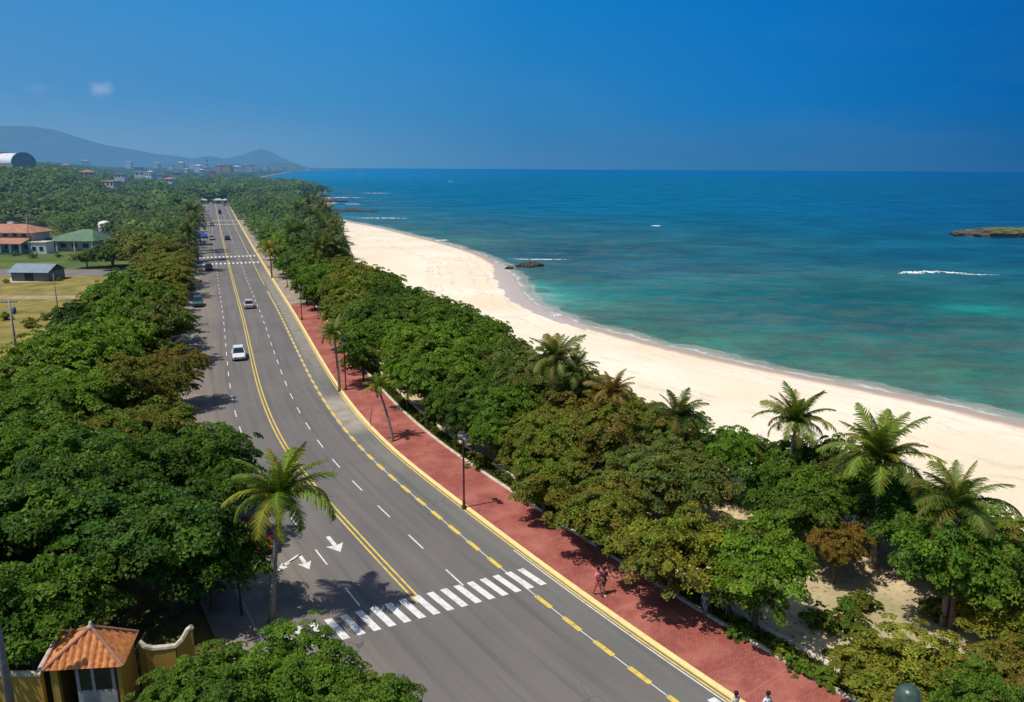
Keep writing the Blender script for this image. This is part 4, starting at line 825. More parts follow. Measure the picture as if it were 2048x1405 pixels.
palm(562, 1000, 7.2, 3.6, 'leaning coconut palm with yellowing hanging fronds beside the near crosswalk', 15, foot=gp(545, 1243), skirt=1, warm=.15, up=.0, seed=4, col=(0.085, 0.136, 0.014))
palm(757, 778, 5.0, 1.75, 'small slender palm growing through the red promenade', 12, foot=gp(786, 886), col=(0.102, 0.136, 0.016))
palm(1113, 725, 8.2, 3.4, 'tall dense palm rising from the trees at the middle of the beach edge', 22, lean=(.6, .4), col=(0.085, 0.106, 0.025))
palm(1150, 745, 7.4, 2.6, 'shorter palm drooping right of the tall middle palm', 14, lean=(.5, .3), col=(0.085, 0.106, 0.023))
palm(1225, 790, 6.6, 2.7, 'brownish half dry palm behind the rust coloured trees', 15, lean=(.4, .5), warm=.5, col=(0.119, 0.096, 0.023))
palm(1355, 838, 6.2, 2.7, 'dark palm fanning up before the open sand', 16, lean=(.2, .3), col=(0.051, 0.080, 0.018))
palm(1592, 852, 6.6, 3.3, 'spreading palm with upright fronds right of the open sand', 22, lean=(.4, .2), up=.12, col=(0.071, 0.109, 0.016))
palm(1758, 930, 7.0, 3.9, 'biggest palm with long arching fronds among the right hand trees', 24, lean=(-.3, .3), up=.1, col=(0.088, 0.128, 0.016))
palm(1915, 1020, 6.8, 3.3, 'rightmost palm with separate drooping fronds against the sand', 17, lean=(.2, .6), col=(0.065, 0.096, 0.016))
palm(668, 672, 6.5, 2.4, 'grey green palm leaning over the promenade behind the shaded lamp', 14, lean=(-.4, .3), col=(0.102, 0.136, 0.034))
palm(540, 500, 6.6, 3.2, 'yellowish palm by the far crosswalk on the sea side', 12, warm=.4, col=(0.204, 0.192, 0.034), skirt=1)
for i, (px, py, h) in enumerate([(612, 412, 11), (628, 406, 12), (642, 418, 11), (652, 430, 10), (662, 448, 10), (668, 470, 9), (650, 462, 9.5), (636, 446, 9), (620, 436, 10), (600, 462, 9), (585, 470, 8.5), (655, 492, 8.5), (640, 500, 8), (596, 420, 10), (672, 500, 7.5)]):
    palm(px, py, h, 5.4 if py < 440 else 4.4, 'dark palm in the tall cluster at the far end of the beach', 13, group='palms clustered at the far end of the beach', col=(0.048, 0.080, 0.018), seed=i)
for i, (px, py, h) in enumerate([(390, 448, 10), (384, 425, 12), (390, 436, 10), (376, 470, 9)]):
    palm(px, py, h, 4.6, 'dark palm over the left kerb near the blue canopy', 12, group='palms over the left kerb near the blue canopy', col=(0.044, 0.072, 0.016), seed=i)

# ------------------------------------------------------------------ street furniture
def lamp(px, py, label, h=5.8, z=.145):
    x, y = gp(px, py, z); root = empty('street_lamp', (x, y, z), heading(s_of(x, y)[0]), label, 'street lamp', 'brown lantern lamps along the promenade')
    MB().lathe([(.20, 0), (.20, .12), (.13, .16), (.11, .5), (.075, .55), (.07, h-.5), (.06, h-.35)], 12).build('pole', M['pole'], root, True)
    mb = MB(); mb.tube([(-.42, 0, h-.45), (-.2, 0, h-.38), (0, 0, h-.42), (.2, 0, h-.38), (.42, 0, h-.45)], .03, 6); mb.build('crossarm', M['pole'], root)
    for dx in (-.42, .42, 0):
        zz_ = h-.42 if dx else h-.3
        g = MB().lathe([(.07, 0), (.16, .08), (.21, .25), (.2, .38), (.13, .46)], 10, (dx, 0, zz_)).build('lantern', M['lampglass'], root, True); MB().lathe([(.22, .40), (.2, .46), (.06, .58), (.02, .66)], 10, (dx, 0, zz_)).build('cap', M['pole'], g, True)
lamp(928, 1015, 'brown street lamp alone in the middle of the promenade'); lamp(692, 780, 'shaded street lamp under the dense green trees by the pale patch'); lamp(604, 640, 'street lamp standing small among promenade trees far along the road'); lamp(575, 575, 'farthest visible promenade street lamp')
x, y = gp(675, 749, .145); o = MB().tube([(x, y, .1), (x+.05, y, 2.9)], .05, 8).build('sign_post', M['pole']); setp(o, 'thin dark post just behind the shaded promenade lamp', 'post')
x, y = gp(742, 853, .145); o = MB().tube([(x, y, .1), (x-.02, y, .7), (x+.03, y+.05, 1.3), (x+.18, y+.1, 1.9)], .035, 8).build('bent_post', M['pole']); setp(o, 'short dark bent post on the kerb of the promenade', 'post')
def plain_pole(x, y, h, m, label, arm=True, r=.13, tr=False):
    root = empty('utility_pole', (x, y, 0), .25, label, 'utility pole'); MB().tube([(0, 0, 0), (0, 0, h)], [r*1.3, r*.8], 12).build('pole', M[m], root, True)
    if arm: MB().box(-.9, .9, -.06, .06, h-.5, h-.38).build('crossarm', M['wood'], root)
    if arm:
        for k in (-.8, -.3, .3, .8): MB().lathe([(.05, 0), (.07, .07), (.03, .14)], 8, (k, 0, h-.38)).build('insulator', M['coping'], root)
    if tr: MB().lathe([(.24, 0), (.26, .05), (.26, .75), (.2, .82)], 12, (.38, 0, h-1.9)).build('transformer', M['grey'], root, True)
x, y = gp(17, 598, 9); plain_pole(x, y, 9, 'concrete', 'concrete utility pole with transformer at the left edge by the dry field', tr=True)
x, y = gp(106, 548, 7); plain_pole(x, y, 7, 'wood', 'thin grey pole in the dry field right of the grey shed', arm=False, r=.07)
x, y = gp(52, 435, 11); plain_pole(x, y, 11, 'wood', 'dark pole in front of the terracotta roofed house', arm=True, r=.12)
x, y = gp(8, 1330, 4.0); plain_pole(x, y, 9.5, 'wood', 'grey weathered pole in the bottom left corner before the ochre wall', arm=False, r=.14)
x, y = gp(484, 1235, 0); o = MB().lathe([(.1, 0), (.07, .2), (.055, 4.6), (.05, 5)], 10, (x, y, 0)).build('roadside_post', M['pole'], None, True); setp(o, 'slim dark post in the shade left of the leaning palm', 'post')
x, y = gp(1817, 1394, 9.0); root = empty('dome_lamp', (x, y, 0), 0, 'tall lamp with a green domed shade at the bottom edge', 'street lamp')
MB().lathe([(.14, 0), (.09, .3), (.07, 8.9)], 12).build('pole', M['pole'], root, True); MB().lathe([(.06, .44), (.2, .40), (.31, .30), (.38, .14), (.41, -.06), (.42, -.3), (.39, -.32), (.1, -.2)][::-1], 24, (0, 0, 8.95)).build('dome_shade', M['domegreen'], root, True)
# blue canopy
x, y = gp(400, 490, 0); h_ = heading(s_of(x, y)[0]); root = empty('canopy_tent', (x, y, 0), h_, 'blue canopy tent beside the left kerb', 'tent')
mb = MB(); mb.add([(-3.5, -2.6, 3), (3.5, -2.6, 3), (3.5, 2.6, 3), (-3.5, 2.6, 3), (-1, 0, 4.6), (1, 0, 4.6), (-3.5, -2.6, 2.5), (3.5, -2.6, 2.5), (3.5, 2.6, 2.5), (-3.5, 2.6, 2.5)], [(0, 1, 5, 4), (2, 3, 4, 5), (1, 2, 5), (3, 0, 4), (6, 7, 1, 0), (7, 8, 2, 1), (8, 9, 3, 2), (9, 6, 0, 3)]); mb.build('canvas_top', M['blue'], root)
for a in (-1, 1):
    for b in (-1, 1): MB().box(a*3.4-.05, a*3.4+.05, b*2.5-.05, b*2.5+.05, 0, 3).build('leg', M['white'], root)

# ------------------------------------------------------------------ vehicles
def loft(mb, secs):
    n = len(secs[0]); V = [p for s in secs for p in s]; Fc = [(i*n+k, i*n+(k+1) % n, (i+1)*n+(k+1) % n, (i+1)*n+k) for i in range(len(secs)-1) for k in range(n)]
    Fc += [tuple(range(n))[::-1], tuple((len(secs)-1)*n+k for k in range(n))]; mb.add(V, Fc)
def car(px, py, flip, color, label, name='car', L_=4.3, Wd=1.75, Hh=1.48, box=False, off=None):
    x, y = gp(px, py, .02); s, o = s_of(x, y); h = heading(s)+(math.pi if flip else 0)
    root = empty(name, (x, y, .03), h, label, 'car'); paint = mat('paint_'+label[:14].replace(' ', '_'), color, .25, .03, 1, spec=.6)
    hw = Wd/2; a = L_/2; belt = .92 if not box else 1.05; hood = .80 if not box else 1.0
    def sec(x_, zb, zt, w): return [(x_, -w*.93, zb), (x_, -w, zb+.18), (x_, -w, zt-.18), (x_, -w*.88, zt), (x_, w*.88, zt), (x_, w, zt-.18), (x_, w, zb+.18), (x_, w*.93, zb)]
    mb = MB(); loft(mb, [sec(-a, .38, belt-.18, hw*.86), sec(-a+.12, .24, belt-.04, hw*.95), sec(-a+.9, .2, belt, hw), sec(0, .2, belt, hw), sec(a-1.2, .2, belt-.03, hw), sec(a-.3, .22, hood-.05, hw*.95), sec(a-.04, .3, hood-.22, hw*.86), sec(a, .4, hood-.3, hw*.8)])
    mb.build('body', paint, root, False)
    r0, r1 = -a+.35, a-1.15; t0, t1 = (-a+.75, a-1.95) if not box else (-a+.45, a-1.75)
    g = MB(); g.add([(r0, -hw*.86, belt-.01), (r1, -hw*.86, belt-.01), (r1, hw*.86, belt-.01), (r0, hw*.86, belt-.01), (t0, -hw*.68, Hh-.05), (t1, -hw*.68, Hh-.05), (t1, hw*.68, Hh-.05), (t0, hw*.68, Hh-.05)], [(0, 1, 5, 4), (1, 2, 6, 5), (2, 3, 7, 6), (3, 0, 4, 7), (4, 5, 6, 7)]); g.build('windows', M['glass'], root)
    rf = MB(); rf.box(t0-.04, t1+.04, -hw*.70, hw*.70, Hh-.06, Hh)
    for sx_ in (-1, 1):
        rf.tube([(r0, sx_*hw*.87, belt), (t0, sx_*hw*.70, Hh-.04)], .045, 5); rf.tube([(r1, sx_*hw*.87, belt), (t1, sx_*hw*.70, Hh-.04)], .04, 5); rf.tube([((r0+r1)/2-.1, sx_*hw*.88, belt), ((t0+t1)/2-.1, sx_*hw*.70, Hh-.04)], .04, 5)
    rf.build('roof', paint, root)
    for wx in (-a+.75, a-.8):
        for sy in (-1, 1):
            w = MB(); w.tube([(wx, sy*(hw-.19), .31), (wx, sy*(hw+.012), .31)], .31, 18); wo_ = w.build('wheel', M['tyre'], root); MB().tube([(wx, sy*(hw+.013), .31), (wx, sy*(hw+.02), .31)], .19, 14).build('rim', M['rim'], wo_)
    for sy in (-1, 1):
        MB().box(a-.16, a+.005, sy*hw*.62-.17, sy*hw*.62+.17, hood-.32, hood-.2).build('headlight', M['lampglass'], root); MB().box(-a-.012, -a+.1, sy*hw*.7-.13, sy*hw*.7+.13, belt-.34, belt-.2).build('taillight', M['red'], root)
        MB().box(r1-.1, r1+.06, sy*(hw+.02)-.08, sy*(hw+.02)+.08, belt-.02, belt+.1).build('wing_mirror', paint, root)
    return root
car(478, 716, True, (.72, .73, .76), 'white car driving toward the viewer beside the yellow centre line')
car(498, 615, False, (.6, .52, .55), 'pale car driving away right of the centre line, behind the white one')
car(455, 480, False, (.03, .03, .04), 'dark car driving away beyond the far crosswalk')
car(418, 540, True, (.05, .035, .035), 'dark car stopped in front of the far crosswalk next to a white one')
car(401, 534, True, (.75, .75, .74), 'white car parked at the left kerb by the far crosswalk', Hh=1.65)
car(440, 428, False, (.02, .02, .025), 'tiny dark vehicle near the far end of the road', name='van', Hh=2.2, box=True)
car(424, 480, True, (.30, .27, .25), 'brownish car approaching before the blue canopy')
car(396, 612, True, (.04, .12, .13), 'dark teal car half hidden under the left kerb trees', Hh=1.7, box=True)
car(516, 1086, True, (.5, .015, .02), 'red car parked in the shade behind the leaning palm')
car(424, 452, True, (.3, .1, .1), 'reddish car between the two farthest crosswalks')
car(450, 412, False, (.4, .06, .05), 'distant red vehicle at the end of the road'); car(422, 410, True, (.75, .74, .7), 'distant white vehicle at the end of the road', Hh=2.3, box=True)
def motorbike(px, py, rot, color, label):
    x, y = gp(px, py, .02); root = empty('motorbike', (x, y, .03), rot, label, 'motorbike', None)
    for wx in (-.62, .62):
        w = MB()
        w.tube([(wx+.28*math.cos(t), 0, .3+.28*math.sin(t)) for t in [k*math.pi/8 for k in range(17)]], .05, 6, False); wh = w.build('wheel', M['tyre'], root); hb = MB(); hb.tube([(wx, -.05, .3), (wx, .05, .3)], .06, 8)
        for k in range(5): hb.tube([(wx, 0, .3), (wx+.26*math.cos(k*1.257), 0, .3+.26*math.sin(k*1.257))], .012, 4)
        hb.build('rim', M['rim'], wh)
    p_ = mat('bike_paint_'+label[:3], color, .3, .03, 2, spec=.5)
    b = MB(); loft(b, [[(-.75, -.06, .62), (-.75, .06, .62), (-.75, .04, .7), (-.75, -.04, .7)], [(-.3, -.13, .45), (-.3, .13, .45), (-.3, .11, .74), (-.3, -.11, .74)], [(.1, -.12, .4), (.1, .12, .4), (.1, .13, .82), (.1, -.13, .82)], [(.4, -.07, .5), (.4, .07, .5), (.4, .06, .86), (.4, -.06, .86)]]); b.build('body', p_, root)
    MB().box(-.72, .02, -.11, .11, .72, .8).build('seat', M['tyre'], root); b = MB(); b.tube([(.62, 0, .3), (.42, 0, .95)], .035, 6); b.build('fork', M['rim'], root); b = MB(); b.tube([(.36, -.33, 1.0), (.42, -.1, .97), (.42, .1, .97), (.36, .33, 1.0)], .022, 6); b.build('handlebar', M['tyre'], root)
    MB().lathe([(.03, -.05), (.09, 0), (.07, .05)], 8, (.5, 0, .88)).build('headlight', M['lampglass'], root); b = MB(); b.tube([(-.7, .12, .35), (-.1, .13, .3)], .04, 6); b.build('exhaust', M['rim'], root)
motorbike(488, 1135, 2.2, (.5, .02, .02), 'red motorbike parked in the shade at the left kerb')
motorbike(506, 1092, 2.4, (.7, .7, .68), 'white motorbike at the left kerb just behind the red one')

# ------------------------------------------------------------------ people
def skin_body(J, E, name, m, parent, sub=2):
    me = bpy.data.meshes.new(name); me.from_pydata([j[0] for j in J], E, []); o = bpy.data.objects.new(name, me); COL.objects.link(o)
    sk = o.modifiers.new('skin', 'SKIN'); sk.use_smooth_shade = True
    for v, j in zip(me.skin_vertices[0].data, J): v.radius = (j[1], j[1] if len(j) < 3 else j[2]); 
    me.skin_vertices[0].data[0].use_root = True
    s_ = o.modifiers.new('sub', 'SUBSURF'); s_.levels = sub; s_.render_levels = sub
    dg = bpy.context.evaluated_depsgraph_get(); m2 = bpy.data.meshes.new_from_object(o.evaluated_get(dg)); bpy.data.objects.remove(o); m2.materials.clear(); m2.materials.append(m); m2.name = name
    return link(name, m2, parent)
def person(px, py, z, rot, shirt, bottom, label, stride=.16, k=1.0, hairlen=0, skirt=False, headpx=False, arm=.12):
    x, y = gp(px, py, z+(1.6 if headpx else 0)); root = empty('person', (x, y, z), rot, label, 'person'); root.scale = (k, k, k)
    J = [((0, 0, .95), .13, .10), ((.01, 0, 1.12), .12, .09), ((.0, 0, 1.32), .14, .10), ((-.01, 0, 1.44), .07), ((0, 0, 1.50), .052), ((.01, 0, 1.58), .075), ((.01, 0, 1.66), .088), ((0, 0, 1.73), .07)]
    E = [(0, 1), (1, 2), (2, 3), (3, 4), (4, 5), (5, 6), (6, 7)]
    def chain(base, pts): 
        p = base
        for q in pts: J.append(q); E.append((p, len(J)-1)); p = len(J)-1
        return p
    for s_ in (-1, 1):
        st = stride*s_
        chain(0, [((.0, .09*s_, .88), .085), ((st*.55+.03, .10*s_, .5), .055), ((st-.02, .10*s_, .1), .038), ((st+.0, .10*s_, .045), .04), ((st+.15, .11*s_, .035), .03)])
        w = chain(2, [((0, .16*s_, 1.40), .055), ((-st*.5, .23*s_, 1.14), .038), ((-st*.9+.08, .23*s_, .9), .027), ((-st*.9+.10, .23*s_, .85), .028), ((-st*.9+.12, .228*s_, .81), .026)])
        bx, by, bz = -st*.9+.12, .228*s_, .81
        for f in range(4): fo = (f-1.5)*.018; chain(w, [((bx+.01+fo, by, bz-.035), .0095), ((bx+.025+fo, by-.008*s_, bz-.065-.008*(f in (1, 2))), .008)])
        chain(w, [((bx+.035, by-.02*s_, bz-.005), .010), ((bx+.055, by-.025*s_, bz-.03), .008)])
    body = skin_body(J, E, 'body', M['skin'], root, 1)
    fb = MB(); fb.add([(.088, -.014, 1.64), (.088, .014, 1.64), (.125, 0, 1.63), (.09, 0, 1.675)], [(0, 1, 2), (1, 3, 2), (3, 0, 2)]); fb.build('nose', M['skin'], root)
    for s_ in (-1, 1): MB().lathe([(.008, -.01), (.013, 0), (.008, .01)], 6, (.09, .032*s_, 1.675)).build('eye', M['dark'], root)
    MB().box(.078, .094, -.025, .025, 1.60, 1.608).build('mouth', M['red'], root)
    sm_ = mat('cloth_'+label[:18].replace(' ', '_'), shirt, .85, .25, 12); bm_ = mat('lower_'+label[:18].replace(' ', '_'), bottom, .85, .2, 8)
    JS = [((0, 0, .93), .155, .12), ((.0, 0, 1.12), .14, .11), ((0, 0, 1.33), .16, .12), ((0, 0, 1.43), .10)]; ES = [(0, 1), (1, 2), (2, 3)]
    for s_ in (-1, 1):
        b = len(JS); JS += [((0, .17*s_, 1.40), .075), ((-stride*s_*.3, .22*s_, 1.22), .062)]; ES += [(2, b), (b, b+1)]
    skin_body(JS, ES, 'shirt', sm_, root, 1)
    JB = [((0, 0, .95), .15, .125)]; EB = []
    for s_ in (-1, 1): b = len(JB); st = stride*s_; JB += [((0, .09*s_, .86), .105), ((st*.5+.02, .10*s_, .55), .085)]; EB += [(0, b), (b, b+1)]
    skin_body(JB, EB, 'shorts', bm_, root, 1)
    hb = MB(); V = []
    hb.lathe([(.10, -.03), (.108, .03), (.09, .09), (.04, .115)], 12, (-.015, 0, 1.68)); 
    if hairlen: hb.lathe([(.05, -.25), (.085, -.1), (.1, .02)], 10, (-.05, 0, 1.68))
    hb.build('hair', M['hair'], root, True)
    for s_ in (-1, 1): MB().box(stride*s_-.07, stride*s_+.19, .065*s_-.0+(.0 if s_ > 0 else -.08), .065*s_+.08+(.0 if s_ > 0 else -.08), .0, .06).build('shoe', M['tyre'] if hairlen == 0 else M['white'], root)
PZ = .147
person(1195, 1190, PZ, -1.0, (.85, .22, .26), (.75, .16, .2), 'person in pink red shirt and shorts walking beside a companion on the promenade', .2, 1.03)
person(1207, 1188, PZ, -1.0, (.10, .05, .05), (.07, .05, .05), 'person in dark clothes walking right of the one in pink', -.18, 1.0, 1)
person(1472, 1390, PZ, 2.0, (.55, .5, .42), (.1, .1, .12), 'dark haired person by the yellow kerb at the bottom edge', .15, 1., 0, headpx=True)
person(1536, 1390, PZ, 2.1, (.75, .76, .8), (.08, .09, .13), 'dark haired person in a white shirt in the middle of the promenade at the bottom', -.16, 1., 0, headpx=True)
person(1408, 1236, 0, .6, (.40, .48, .62), (.3, .36, .5), 'person in light blue standing in tree shade behind the wall', .05)
person(1455, 1240, 0, 2.4, (.22, .3, .5), (.1, .14, .25), 'person in darker blue standing in tree shade right of the one in light blue', .05)

# ------------------------------------------------------------------ buildings
def tiled_pyramid(e, apex, parent, name='roof', n=11, ridge=True):
    """e: four eave corners (CCW from front left), each side a run of barrel tiles up to the apex"""
    roof = None; mb = MB()
    for k in range(4):
        A_ = Vector(e[k]); B_ = Vector(e[(k+1) % 4]); P_ = Vector(apex); nn = (B_-A_).cross(P_-A_).normalized(); nn = nn if nn.z > 0 else -nn
        foot = A_+(B_-A_)*((P_-A_).dot(B_-A_)/(B_-A_).length_squared); f0 = (foot-A_).length/(B_-A_).length; upv = P_-foot
        N_ = n*8; rows = 7; V = []; Fc = []
        for i in range(N_+1):
            t = i/N_; hgt = t/f0 if t < f0 else (1-t)/(1-f0); base = A_+(B_-A_)*t; dsp = abs(math.sin(t*n*math.pi))*.085-.02
            for j in range(rows+1): q = j/rows; V.append(base+upv*hgt*q+nn*(dsp+.018*((q*rows*hgt) % 1)))
        Fc = [(i*(rows+1)+j, (i+1)*(rows+1)+j, (i+1)*(rows+1)+j+1, i*(rows+1)+j+1) for i in range(N_) for j in range(rows)]; mb.add(V, Fc)
    mb.build(name, M['tile'], parent)
    for c in e: MB().tube([Vector(c)+Vector((0, 0, .05)), Vector(c).lerp(Vector(apex), .5)+Vector((0, 0, .07)), Vector(apex)+Vector((0, 0, .06))], .085, 8).build('hip_ridge', M['tile2'], parent)
# gatehouse
EZ = 3.0; fl = gp(86, 1343, EZ); fr = gp(246, 1334, EZ); br = gp(276, 1266, EZ); bl = gp(124, 1273, EZ)
gh = empty('gatehouse', (fl[0], fl[1], 0), 0, 'small ochre gatehouse with an orange tiled pyramid roof', 'gatehouse')
def rel(p, z): return (p[0]-fl[0], p[1]-fl[1], z)
ap = gp(182, 1256, 4.35)
e4 = [rel(fl, EZ), rel(fr, EZ), rel(br, EZ), rel(bl, EZ)]; tiled_pyramid(e4, rel(ap, 4.35), gh)
MB().lathe([(.16, -.05), (.15, .08), (.07, .16), (.08, .24), (.02, .33)], 10, rel(ap, 4.38)).build('finial', M['coping'], gh, True)
cx_ = sum(p[0] for p in e4)/4; cy_ = sum(p[1] for p in e4)/4
def inn(p, k, z): return (cx_+(p[0]-cx_)*k, cy_+(p[1]-cy_)*k, z)
def wallseg(mb, a, b, z0, z1, th=.18):
    a = Vector((a[0], a[1], 0)); b = Vector((b[0], b[1], 0)); d = (b-a).normalized(); n_ = Vector((-d.y, d.x, 0))*th/2
    V = [a-n_, b-n_, b+n_, a+n_]; V = [(p.x, p.y, z0) for p in V]+[(p.x, p.y, z1) for p in V]; mb.add(V, [(0, 3, 2, 1), (4, 5, 6, 7), (0, 1, 5, 4), (1, 2, 6, 5), (2, 3, 7, 6), (3, 0, 4, 7)])
mb = MB(); K4 = [inn(p, .84, 0) for p in e4]
wallseg(mb, K4[1], K4[2], 0, 2.92); wallseg(mb, K4[2], K4[3], 0, 2.92); wallseg(mb, K4[3], K4[0], 0, 2.92); mb.build('wall', M['ochre'], gh)
F0 = Vector(inn(e4[0], .80, 0)); F1 = Vector(inn(e4[1], .80, 0)); dF = (F1-F0)
mb = MB(); wallseg(mb, F0+dF*.34, F0+dF*.96, 0, 1.7, .16); mb.build('front_counter', M['concrete'], gh)
for f in (.34, .58, .9): mb = MB(); wallseg(mb, F0+dF*f, F0+dF*(f+.05), 1.7, 2.92, .14); mb.build('window_post', M['concrete'], gh)
mb = MB(); wallseg(mb, F0+dF*.40, F0+dF*.575, 1.75, 2.8, .04); wallseg(mb, F0+dF*.635, F0+dF*.895, 1.75, 2.8, .04); mb.build('window_pane', M['glass'], gh)
mb = MB(); wallseg(mb, F0+dF*.0, F0+dF*.07, 0, 2.92, .22); mb.build('corner_pillar', M['ochre'], gh)
mb = MB(); V = [Vector(e4[i]) for i in range(4)]; mb.add([(v.x, v.y, 2.95) for v in [V[i].lerp(V[(i+2) % 4], .04) for i in range(4)]], [(0, 1, 2, 3)]); mb.build('ceiling', M['dark'], gh)
mb = MB()
pl = Vector(e4[3]); pl0 = Vector(e4[0]); mb.tube([pl+Vector((-.12, 0, .12)), pl0+Vector((-.12, 0, .1))], .12, 8); mb.build('verge_coping', M['coping'], gh)
def gwall(name, pts, label, hs, z1c=.12):
    """wall with a curved top: pts on the ground, heights hs"""
    root = empty(name, (pts[0][0], pts[0][1], 0), 0, label, 'wall'); a = pts[0]; n = len(pts); V = []; Vc = []
    for (x_, y_), h in zip(pts, hs): V.append((x_-a[0], y_-a[1], h))
    mb = MB(); mc = MB()
    for i in range(n-1):
        p, q = Vector(V[i]), Vector(V[i+1]); d = Vector((q.x-p.x, q.y-p.y, 0)).normalized(); m_ = Vector((-d.y, d.x, 0))*.1
        mb.add([(p-m_)*1, (q-m_)*1, (q+m_)*1, (p+m_)*1]+[Vector((u.x, u.y, 0)) for u in (p-m_, q-m_, q+m_, p+m_)], [(0, 1, 2, 3), (4, 5, 1, 0), (6, 7, 3, 2), (5, 6, 2, 1), (7, 4, 0, 3)])
    mb.build('wall_face', M['ochre'], root)
    mc.tube([Vector(v)+Vector((0, 0, .06)) for v in V], .14, 7); mc.build('coping', M['coping'], root); return root
wp = [(278, 1286), (290, 1296), (305, 1299), (330, 1297), (352, 1294), (366, 1280), (376, 1262), (384, 1256)]
hs = [2.7, 2.45, 2.3, 2.3, 2.35, 2.6, 3.0, 3.15]; gwall('boundary_wall', [gp(x, y, h) for (x, y), h in zip(wp, hs)], 'ochre boundary wall with a dipping pale coping right of the gatehouse', hs)
wp = [(-140, 1352), (0, 1350), (84, 1350)]; gwall('side_wall', [gp(x, y, 2.3) for x, y in wp], 'ochre wall running left from the gatehouse to the image edge', [2.3]*3)
x, y = gp(262, 1400, 0); x2, y2 = gp(300, 1330, 0); gate = empty('gate', (x, y, 0), 0, 'dark open bar gate right of the gatehouse', 'gate')
mb = MB(); mb.tube([(0, 0, .2), (x2-x, y2-y, .2)], .04, 6); mb.tube([(0, 0, 1.9), (x2-x, y2-y, 1.9)], .04, 6)
for k in range(9): f = k/8; mb.tube([((x2-x)*f, (y2-y)*f, .1), ((x2-x)*f, (y2-y)*f, 2.0)], .025, 6)
mb.build('bars', M['pole'], gate)
# houses, further off
def hip(mb, x0, x1, y0, y1, z, h, ov=.5):
    x0 -= ov; x1 += ov; y0 -= ov; y1 += ov; w, d = x1-x0, y1-y0
    if w > d: a, b = (x0+d/2, (y0+y1)/2), (x1-d/2, (y0+y1)/2)
    else: a, b = ((x0+x1)/2, y0+w/2), ((x0+x1)/2, y1-w/2)
    V = [(x0, y0, z), (x1, y0, z), (x1, y1, z), (x0, y1, z), (a[0], a[1], z+h), (b[0], b[1], z+h), (x0, y0, z-.15), (x1, y0, z-.15), (x1, y1, z-.15), (x0, y1, z-.15)]
    Fc = ([(0, 1, 5, 4), (1, 2, 5), (2, 3, 4, 5), (3, 0, 4)] if w > d else [(0, 1, 4), (1, 2, 5, 4), (2, 3, 5), (3, 0, 4, 5)])+[(6, 9, 8, 7), (6, 7, 1, 0), (7, 8, 2, 1), (8, 9, 3, 2), (9, 6, 0, 3)]
    mb.add(V, Fc)
def windows(root, x0, x1, y, z0, z1, n, m='glass', name='window'):
    st = (x1-x0)/n
    for k in range(n):
        a = x0+st*(k+.2); b = x0+st*(k+.8); w = MB().box(a, b, y-.06, y+.05, z0, z1).build(name, M['white'], root); MB().box(a+.1, b-.1, y-.09, y-.061, z0+.1, z1-.1).build('pane', M[m], w)
x, y = gp(40, 507, 0); h1 = empty('tiled_house', (x, y, 0), -.05, 'two storey cream house with terracotta hip roofs at the left edge', 'house')
MB().box(-16, 3, 2, 10, 0, 5.9).build('wall', M['cream'], h1); MB().box(-16, 3, -3, 1.99, 0, .5).build('veranda_floor', M['concrete'], h1)
mb = MB(); hip(mb, -16, 3, 2, 10, 5.9, 2.2, 1.2); mb.build('roof', M['tile2'], h1)
mb = MB(); mb.add([(-17, -4, 3.2), (3.5, -4, 3.2), (3.0, 1.98, 4.6), (-16.5, 1.98, 4.6), (-17, -4, 3.0), (3.5, -4, 3.0), (3, 1.98, 4.4), (-16.5, 1.98, 4.4)], [(0, 1, 2, 3), (4, 5, 1, 0), (5, 6, 2, 1), (7, 4, 0, 3), (7, 6, 5, 4)]); mb.build('porch_roof', M['tile2'], h1)
for k in range(7): MB().box(-15.8+k*3.0, -15.3+k*3.0, -3.2, -2.8, .5, 3.1).build('porch_column', M['white'], h1)
windows(h1, -15, 2, 2, 4.6, 5.6, 6); windows(h1, -15, 2, 2, .9, 2.6, 6, 'dark'); MB().box(-7, -5.4, 6, 7.2, 6.9, 8.6).build('chimney', M['white'], h1)
x, y = gp(76, 508, 0); o = empty('annex', (x, y, 0), 0, 'small white block annex right of the cream house', 'building'); MB().box(-2.4, 2.6, 0, 4, 0, 3.2).build('wall', M['white'], o); MB().box(-2.6, 2.8, -.2, 4.2, 3.201, 3.45).build('flat_roof', M['cream'], o); windows(o, -2, 2.2, 0, .8, 2.2, 2, 'dark')
x, y = gp(128, 503, 0); h2 = empty('green_roofed_house', (x, y, 0), -.05, 'low house with a wide green sheet roof behind the verge', 'house')
MB().box(-7, 8, 2, 9, 0, 3).build('wall', M['cream'], h2); mb = MB(); mb.add([(-8.5, 0, 2.9), (9.5, 0, 3.1), (10, 11, 3.1), (-7.5, 11, 2.9), (3, 6, 6.2), (6, 6, 6.2)], [(0, 1, 5, 4), (1, 2, 5), (2, 3, 4, 5), (3, 0, 4)]); mb.build('roof', M['green_roof'], h2); windows(h2, -6.5, 7.5, 2, .8, 2.3, 4, 'dark')
for k in range(4): MB().box(-8+k*5.5, -7.7+k*5.5, .3, .6, 0, 2.9).build('porch_column', M['white'], h2)
x, y = gp(213, 478, 0); MBo = MB().lathe([(2.2, 0), (2.2, 5.2), (1.9, 5.9), (.6, 6.3)], 16, (x, y, 0)).build('water_tank', M['white'], None, True); setp(MBo, 'white water tank behind the green roof', 'tank')
x, y = gp(68, 563, 0); sh = empty('shed', (x, y, 0), -.03, 'grey metal shed with a pitched roof on the dry field edge', 'shed')
